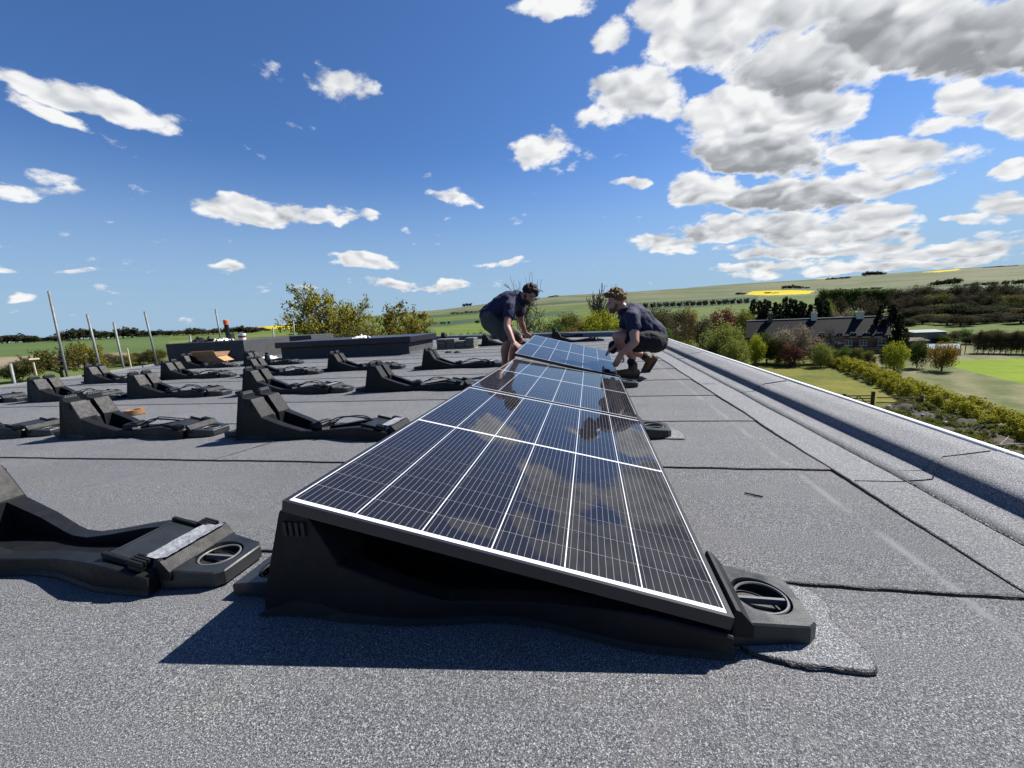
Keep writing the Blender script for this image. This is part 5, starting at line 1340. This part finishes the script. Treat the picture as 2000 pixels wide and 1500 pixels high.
def gazebo():
    q = ground_at(1627, 689); o = empty('gazebo', q, .2, 'pale blue canvas gazebo in front of the terrace', 'gazebo')
    c = MB(); c.add([(-1.4, -1.2, 1.7), (1.4, -1.2, 1.7), (1.4, 1.2, 1.7), (-1.4, 1.2, 1.7), (0, 0, 2.4)], [(0, 1, 4), (1, 2, 4), (2, 3, 4), (3, 0, 4)]); c.build('canopy', M_CANVAS, o)
    for x in (-1.35, 1.35):
        for y in (-1.15, 1.15): l_ = MB(); l_.tube([(x, y, 0), (x, y, 1.7)], .03, 6); l_.build('leg', M_WOODB, o)
gazebo()
def cottage():
    q = on_bearing(1335, 120); e = ray(1335, 630); top = CH+e.z/math.hypot(e.x, e.y)*120-q.z
    o = empty('cottage', q, .4, 'small pale roofed cottage half hidden by the brown scrub', 'house'); h = top*.62
    w = MB(); w.box(-5, 5, 0, 6, -.3, h); w.build('wall', M_BRICK, o)
    r_ = MB(); r_.prism([(-.4, h-.2), (3, top), (6.4, h-.2)], -5.3, 5.3, Matrix.Rotation(-PI/2, 4, 'Z') @ Matrix.Scale(-1, 4, (1, 0, 0))); r_.build('roof', M_WOODP, o)
    for x in (-3, 0, 3):
        f = MB(); f.box(x-.5, x+.5, -.06, .01, h*.4, h*.75); fo = f.build('window', M_PAINT, o); g_ = MB(); g_.box(x-.42, x+.42, -.07, -.061, h*.43, h*.72); g_.build('pane', M_PANE, fo)
    c = MB(); c.box(-4.5, -3.7, 2.6, 3.4, top-.8, top+.9); c.build('chimney', M_BRICK, o)
cottage()
# ------------------------------------------------------------------ field gate and fences
def gate():
    a = onz(1647, 797, GZ); c = onz(1703, 797, GZ); d = c-a; L = d.length; ang = math.atan2(d.y, d.x)
    o = empty('field_gate', a, ang, 'brown timber field gate with square posts below the parapet', 'gate')
    for x, h in ((0, 1.35), (L, 1.55)):
        g_ = MB(); g_.box(x-.11, x+.11, -.11, .11, -.3, h, b=.02); g_.build('post', M_WOODB, o)
    for z in (.15, .4, .65, .9, 1.15):
        g_ = MB(); g_.box(.16, L-.16, -.03, .03, z-.045, z+.045); g_.build('rail', M_WOODB, o)
    for (p0, p1) in (((.2, -.05, .15), (L*.5, -.05, 1.15)), ((L*.5, -.05, 1.15), (L-.2, -.05, .15)), ((.2, .05, 1.15), (L-.2, .05, .2))): g_ = MB(); g_.tube([p0, p1], .045, 4); g_.build('brace', M_WOODB, o)
    o2 = empty('rail_fence', c+Vector((.25*math.cos(ang), .25*math.sin(ang), 0)), ang-.06, 'post and rail fence running right from the field gate', 'fence')
    for x in (3.3, 6.7): g_ = MB(); g_.box(x-.09, x+.09, -.09, .09, -.3, 1.2, b=.02); g_.build('post', M_WOODB, o2)
    for z in (.55, 1.0): g_ = MB(); g_.box(.0, 7.6, -.14, -.095, z-.05, z+.05); g_.build('rail', M_WOODP, o2)
gate()
def wire_fence(pts, label, n, h=1.2):
    P_ = [Vector(p) for p in pts]; o = empty('wire_fence', P_[0], 0, label, 'fence')
    for i in range(n+1):
        q = P_[0].lerp(P_[-1], i/n)-P_[0]; g_ = MB(); g_.tube([q+Vector((0, 0, -.2)), q+Vector((.02, 0, h))], .06, 6); g_.build('post', M_WOODB, o)
    for z in (.4, .8, 1.1): g_ = MB(); e = P_[-1]-P_[0]; g_.tube([Vector((0, 0, z)), e+Vector((0, 0, z))], .012, 4); g_.build('wire', M_STEEL, o)
wire_fence([ground_at(1815, 695), ground_at(1884, 693)], 'post and wire fence around the greenhouse plot', 7, 1.5)
wire_fence([ground_at(1640, 694), ground_at(1760, 692)], 'post and wire fence along the bottom of the terrace gardens', 12)
wire_fence([ground_at(1470, 697), ground_at(1585, 697)], 'thin wire fence along the top edge of the meadow', 9)
# ------------------------------------------------------------------ rough bank below the right parapet
M_SOIL = noisy('dug_soil', (.025, .021, .015), (.06, .048, .036), 1.6, .95, bump=.8, bscale=6)
M_STONE = noisy('pale_rubble', (.22, .21, .19), (.38, .36, .32), 3, .9)
M_DEAD = noisy('bleached_branch', (.22, .18, .14), (.34, .29, .23), 6, .9)
def rough_bank():
    c = [onz(px, py, GZ) for px, py in ((1715, 800), (1760, 787), (1830, 800), (1905, 830), (1985, 862), (2080, 900), (2060, 990), (1950, 930), (1850, 870), (1760, 825))]
    xs = [p.x for p in c]; ys = [p.y for p in c]; poly = [(p.x, p.y) for p in c]
    nx, ny = 110, 110; gx = np.linspace(min(xs)-1, max(xs)+1, nx); gy = np.linspace(min(ys)-1, max(ys)+1, ny); X, Y = np.meshgrid(gx, gy, indexing='ij')
    ins = point_in(poly, X, Y).astype(float)
    for _ in range(6): ins = (ins+np.roll(ins, 1, 0)+np.roll(ins, -1, 0)+np.roll(ins, 1, 1)+np.roll(ins, -1, 1))/5
    Z = np.array([[mnoise.fractal(Vector((x*.45, y*.45, 0)), 1., 2., 4) for y in gy] for x in gx])
    Z = GZ-.12+ins*(.45+.55*Z)
    idx = np.arange(nx*ny).reshape(nx, ny); F = np.stack([idx[:-1, :-1], idx[1:, :-1], idx[1:, 1:], idx[:-1, 1:]], -1).reshape(-1, 4)
    o = obj('soil_bank', np.stack([X, Y, Z], -1).reshape(-1, 3), F, M_SOIL, None, True); tag(o, 'rough dug earth bank between the rail fence and the hedge', kind='structure')
    g = np.random.default_rng(2); C = []; RD = []
    for i in range(nx):
        for j in range(ny):
            w = mnoise.noise(Vector((gx[i]*.55, gy[j]*.55, 7)))
            if ins[i, j] > .35 and w > -.12 and g.random() < .35: C.append((gx[i], gy[j], Z[i, j]+.08)); RD.append(.12+.25*max(0, w))
    V, F = leaves(C, RD, 52000, .075, 3, flat=.8); w = obj('weeds', V, F, LM['weed']); tag(w, 'tangle of low green weeds on the earth bank below the parapet', 'weeds', kind='stuff')
    rg = random.Random(6)
    for k in range(34):
        i, j = rg.randrange(nx), rg.randrange(ny)
        if ins[i, j] < .5: continue
        s = rg.uniform(.08, .22); mb = MB(); mb.add([(v.x*s*rg.uniform(.8, 1.3), v.y*s*rg.uniform(.8, 1.2), v.z*s*.7) for v in ICO[0]][:len(ICO[0])], ICO[1])
        st = mb.build('stone', M_STONE, None, False, (gx[i], gy[j], Z[i, j]+s*.3)); tag(st, 'pale rubble stone on the rough earth bank', 'stone', 'rubble stones on the earth bank')
    q = onz(1975, 872, GZ+.5); br = empty('fallen_branch', q, 0, 'bleached fallen branch at the right picture edge on the earth bank', 'branch')
    for pts, r in (([(-1.6, .2, -.1), (-.6, 0, .1), (.5, .1, .15), (1.6, -.1, .1), (2.4, 0, .2)], .06), ([(-.6, 0, .1), (-.1, .3, .3), (.4, .7, .45)], .04), ([(.5, .1, .15), (.9, -.3, .25), (1.5, -.5, .2)], .035), ([(-.9, .05, .02), (-1.2, -.3, .15), (-1.7, -.5, .15)], .03)):
        mb = MB(); mb.tube(pts, [r*(1-.6*i/(len(pts)-1)) for i in range(len(pts))], 6); mb.build('limb', M_DEAD, br)
rough_bank()
# ------------------------------------------------------------------ things on the roof
M_GALV = noisy('galvanised_tube', (.10, .11, .105), (.18, .195, .19), 9, .55, metal=.3, rvar=.1)
M_WOODPALE = noisy('pale_post', (.42, .34, .22), (.55, .46, .32), 9, .8)
def pole(bx, by, tx, ty, label, x=-11.5, rad=.0245, name='scaffold_pole'):
    p_ = CAM+ray(bx, by)*((x-CAM.x)/ray(bx, by).x); h = math.hypot(p_.x, p_.y); e = ray(tx, ty); zt = CH+e.z/math.hypot(e.x, e.y)*h
    top = Vector((e.x, e.y, 0)).normalized()*h; top.z = zt
    base = Vector((p_.x, p_.y, p_.z)); low = base+(base-top).normalized()*(.9)
    o = empty(name, (base.x, base.y, 0), 0, label, 'scaffold pole', 'scaffold poles along the left roof edge')
    mb = MB(); mb.tube([low-o.location, top-o.location], rad, 12); mb.build('tube', M_GALV, o, True)
    mb = MB(); mb.tube([top-o.location-Vector((0, 0, .0)), top-o.location+Vector((0, 0, .004))], rad*.8, 10); mb.build('bore', M_BIT, o)
pole(132, 737, 95, 568.7, 'tallest scaffold pole at the left'); pole(195, 715, 170, 613.7, 'scaffold pole second from the left among the tall ones'); pole(242, 721, 222, 629.5, 'scaffold pole third from the left among the tall ones')
pole(298.7, 677.5, 282.5, 608.7, 'scaffold pole directly left of the dark box kerb'); pole(431, 662.5, 421, 603.7, 'scaffold pole beside the orange capped pipe'); pole(30, 755, 20, 710, 'short cut scaffold pole at the left picture edge')
pole(373, 672, 371, 655, 'short pole stub above the dark box kerb'); pole(575, 655, 573, 627, 'thin far pole in front of the oak'); pole(535, 660, 533, 640, 'short far pole stub left of the oak')
for (bx, by, tx, ty, lab) in ((72, 737, 63, 700, 'thin pale timber post with a cross piece beyond the left roof edge'), (256, 718, 249, 680, 'thin pale timber post between the third and fourth poles')):
    q = CAM+ray(bx, by)*((-12.3-CAM.x)/ray(bx, by).x); t_ = CAM+ray(tx, ty)*((-12.3-CAM.x)/ray(tx, ty).x); t_.y = q.y
    o = empty('timber_post', q, 0, lab, 'post'); mb = MB(); mb.tube([Vector((0, 0, -1)), t_-q], .018, 6); mb.build('stake', M_WOODPALE, o)
    if bx < 100: mb = MB(); mb.box(-.06, .06, -.09, .09, t_.z-q.z-.03, t_.z-q.z+.0); mb.build('cross_piece', M_WOODPALE, o)
M_KERBF = feltmat('kerb_felt_shaded', .009, .042, .18)  # ordinary roof felt, base colour darkened to carry the shade of the front faces
M_CAPF = noisy('dark_capping', (.008, .008, .016), (.014, .013, .026), 5, .35)
def kerb_box(x0, x1, y0, y1, h, label, cap=0., fillet=.06):
    o = empty('rooflight_kerb', ((x0+x1)/2, (y0+y1)/2, 0), 0, label, 'roof kerb', 'felted kerbs on the roof'); a, c = (x1-x0)/2, (y1-y0)/2
    V = []; F = []; rows = [(fillet, .004), (fillet*.35, fillet*.3), (0, fillet), (0, h-.012), (-.012, h)]
    for q, z in rows: V += [(-a-q, -c-q, z), (a+q, -c-q, z), (a+q, c+q, z), (-a-q, c+q, z)]
    for k in range(len(rows)-1):
        for i in range(4): F.append((k*4+i, k*4+(i+1) % 4, k*4+4+(i+1) % 4, k*4+4+i))
    F.append((16, 17, 18, 19)); obj('upstand', V, F, M_KERBF, o)
    if cap:
        mb = MB(); mb.box(-a-.09, a+.09, -c-.09, c+.09, h+.002, h+cap, b=.008); cp_ = mb.build('capping', M_CAPF, o)
        mb = MB(); mb.box(-a-.094, a+.094, -c-.094, -c-.08, h+cap*.2, h+cap*.5); mb.build('drip_edge', M_CAPF, cp_)
kerb_box(-8.1, -4.45, 9.58, 11.2, .30, 'long dark kerb with an overhanging black capping in front of the oaks', .15)
kerb_box(-11.75, -9.2, 9.55, 11.3, .565, 'tall dark felt kerb behind the cardboard box')
kerb_box(-13.2, -10.45, 14.0, 15.4, .52, 'farther felt kerb in front of the rapeseed field')
# vent pipe with an orange cap
o = empty('vent_pipe', (-10.05, 9.95, .565), 0, 'black vent pipe with an orange cap standing on the tall kerb', 'pipe')
mb = MB(); mb.lathe([(.075, 0), (.075, .02), (.056, .03), (.056, .46), (.06, .465)], 20); mb.build('tube', M_PLAST, o, False)
M_ORANGE = noisy('orange_cap', (.55, .09, .03), (.62, .13, .05), 8, .5); mb = MB(); mb.lathe([(.064, .44), (.064, .56), (.058, .575), (.0, .577)], 20, None, False); mb.build('cap', M_ORANGE, o)
mb = MB(); mb.box(.05, .16, -.06, .06, .0, .2, b=.008); mb.build('bracket', M_BIT, o)
M_CARD = noisy('cardboard', (.30, .17, .08), (.37, .215, .11), 6, .9)
def carton():
    q = onz(408, 716); o = empty('cardboard_box', (q.x, q.y+.1, .007), .25, 'open brown cardboard box in front of the tall dark kerb', 'cardboard box')
    t = .006; a, c, h = .26, .19, .22
    for nm, bx in (('side', (-a, a, -c, -c+t, 0, h)), ('side', (-a, a, c-t, c, 0, h)), ('side', (-a, -a+t, -c+t, c-t, 0, h)), ('side', (a-t, a, -c+t, c-t, 0, h)), ('base', (-a+t, a-t, -c+t, c-t, 0, t))):
        mb = MB(); mb.box(*bx); mb.build(nm, M_CARD, o)
    for M, L in ((Matrix.Translation((-a, 0, h)) @ Matrix.Rotation(R(-38), 4, 'Y'), c), (Matrix.Translation((a, 0, h)) @ Matrix.Rotation(R(215), 4, 'Y'), c)):
        mb = MB(); mb.box(-.19, 0, -L, L, -t/2, t/2, M); mb.build('flap', M_CARD, o)
    for s, an in ((-1, -60), (1, 35)):
        M = Matrix.Translation((0, s*c, h)) @ Matrix.Rotation(R(an)*1, 4, 'X'); mb = MB(); mb.box(-a, a, min(0, s*.18), max(0, s*.18), -t/2, t/2, M); mb.build('flap', M_CARD, o)
carton()
q = onz(524, 712); o = empty('water_bottle', (q.x, q.y, .007), 0, 'dark blue drinks bottle standing between the two kerbs', 'bottle'); M_BLUE, b, p = mat('navy_bottle', (.008, .012, .04), .3)
mb = MB(); mb.lathe([(.05, 0), (.054, .01), (.054, .19), (.045, .215), (.03, .23)], 20); mb.build('flask', M_BLUE, o, False)
mb = MB(); mb.lathe([(.033, .231), (.033, .27), (.028, .28), (0, .281)], 16, None, False); mb.build('lid', M_PLAST, o)
o = empty('sealant_tub', (-9.5, 9.85, .567), 0, 'white tub with a dark red band on the tall kerb', 'tub'); M_TUBR, b, p = mat('red_band', (.25, .01, .03), .5)
mb = MB(); mb.lathe([(.085, 0), (.1, .15), (.105, .155), (.105, .17), (0, .172)], 24, None, False); tb = mb.build('tub', M_WHITE, o)
mb = MB(); mb.lathe([(.0925, .06), (.0985, .115)], 24, None, False); mb.build('band', M_TUBR, o)
o = empty('tape_roll', (-4.18+.55, 3.30, .006), 0, 'brown roll of tape lying behind a large mount', 'tape'); M_TAPE = noisy('brown_tape', (.19, .10, .04), (.26, .145, .06), 12, .5)
o.location = onz(263, 806, .02)*1.0; o.location.z = .006
mb = MB(); n = 32; prof = [(.085, 0), (.085, .048), (.06, .048), (.06, 0), (.085, 0)]; mb.lathe(prof, n, None, False); mb.build('roll', M_TAPE, o)
mb = MB(); mb.lathe([(.0598, .001), (.0598, .047), (.055, .047), (.055, .001), (.0598, .001)], n, None, False); mb.build('core', M_CARD, o)
def rag(x, y, z, s, m_, label, nm='cloth', seed=1):
    V = []; F = []; k = 14
    for i in range(k):
        for j in range(k):
            a, c = i/(k-1)-.5, j/(k-1)-.5; V.append((a*s*1.6+.02*mnoise.noise(Vector((i*.5, j*.5, seed))), c*s, max(.0, s*.35*mnoise.noise(Vector((i*.42, j*.42, seed+3)))+s*.16*(1-4*max(a*a, c*c)))))
    for i in range(k-1):
        for j in range(k-1): F.append((i*k+j, (i+1)*k+j, (i+1)*k+j+1, i*k+j+1))
    o = obj(nm, V, F, m_, None, True, (x, y, z)); tag(o, label, nm.replace('_', ' '))
rag(-10.0, 9.75, .572, .28, M_WHITE, 'crumpled white sheet on top of the tall kerb', 'plastic_sheet', 1)
rag(-10.75, 9.8, .572, .4, M_BIT, 'crumpled black sheet on the left end of the tall kerb', 'plastic_sheet', 4)
rag(-8.85, 9.9, .01, .3, M_WHITE, 'white paper scrap between the two kerbs', 'paper', 7)
rag(-5.9, 9.9, .455, .25, M_WHITE, 'white rag on the black capped kerb', 'rag', 9)
def slabs():
    o = empty('slab_stack', (-4.05, 10.9, .006), 0, 'stack of pale concrete slabs with a yellow strap right of the black capped kerb', 'slabs'); M_CONC = noisy('concrete_slab', (.09, .088, .08), (.16, .155, .14), 7, .9, bump=.4, bscale=30)
    g = random.Random(3)
    for i in range(4):
        for k in range(4):
            x = -.1+i*.27; h = .09+.0*k; dz = k*.07
            if k == 3 and i in (2,): continue
            mb = MB(); mb.box(x+g.uniform(-.01, .01), x+.25, -.2+g.uniform(-.02, .02), .2, dz, dz+.066, b=.006); mb.build('slab', M_CONC, o)
    M_YEL, b, p = mat('yellow_strap', (.55, .42, .02), .5); mb = MB(); mb.box(-.12, .98, -.232, -.226, .0, .012); mb.box(.986, .992, -.225, .2, 0, .012); mb.build('strap', M_YEL, o)
slabs()
M_LEVEL, b, p = mat('yellow_level', (.62, .52, .06), .4)
q = onz(1262, 687); o = empty('spirit_level', (q.x+.02, q.y, .012), R(8), 'yellow spirit level lying behind the crouching man', 'spirit level')
mb = MB(); mb.box(-.3, .3, -.012, .012, 0, .05, b=.003); mb.build('bar', M_LEVEL, o)
for x in (-.306, .3): mb = MB(); mb.box(x, x+.006, -.0125, .0125, 0, .051); mb.build('end_cap', M_PLAST, o)
for px in (876, 893):
    q = onz(px, 689); o = empty('rubber_disc', (q.x, q.y, .0065), 0, 'small black disc lying on the felt, %s of a pair' % ('left' if px < 880 else 'right'), 'disc'); mb = MB(); mb.lathe([(.085, 0), (.085, .02), (.075, .026), (0, .026)], 20, None, False); mb.build('disc', M_BIT, o); mb = MB(); mb.lathe([(.03, .0262), (.028, .036), (0, .037)], 12, None, False); mb.build('boss', M_BIT, o)
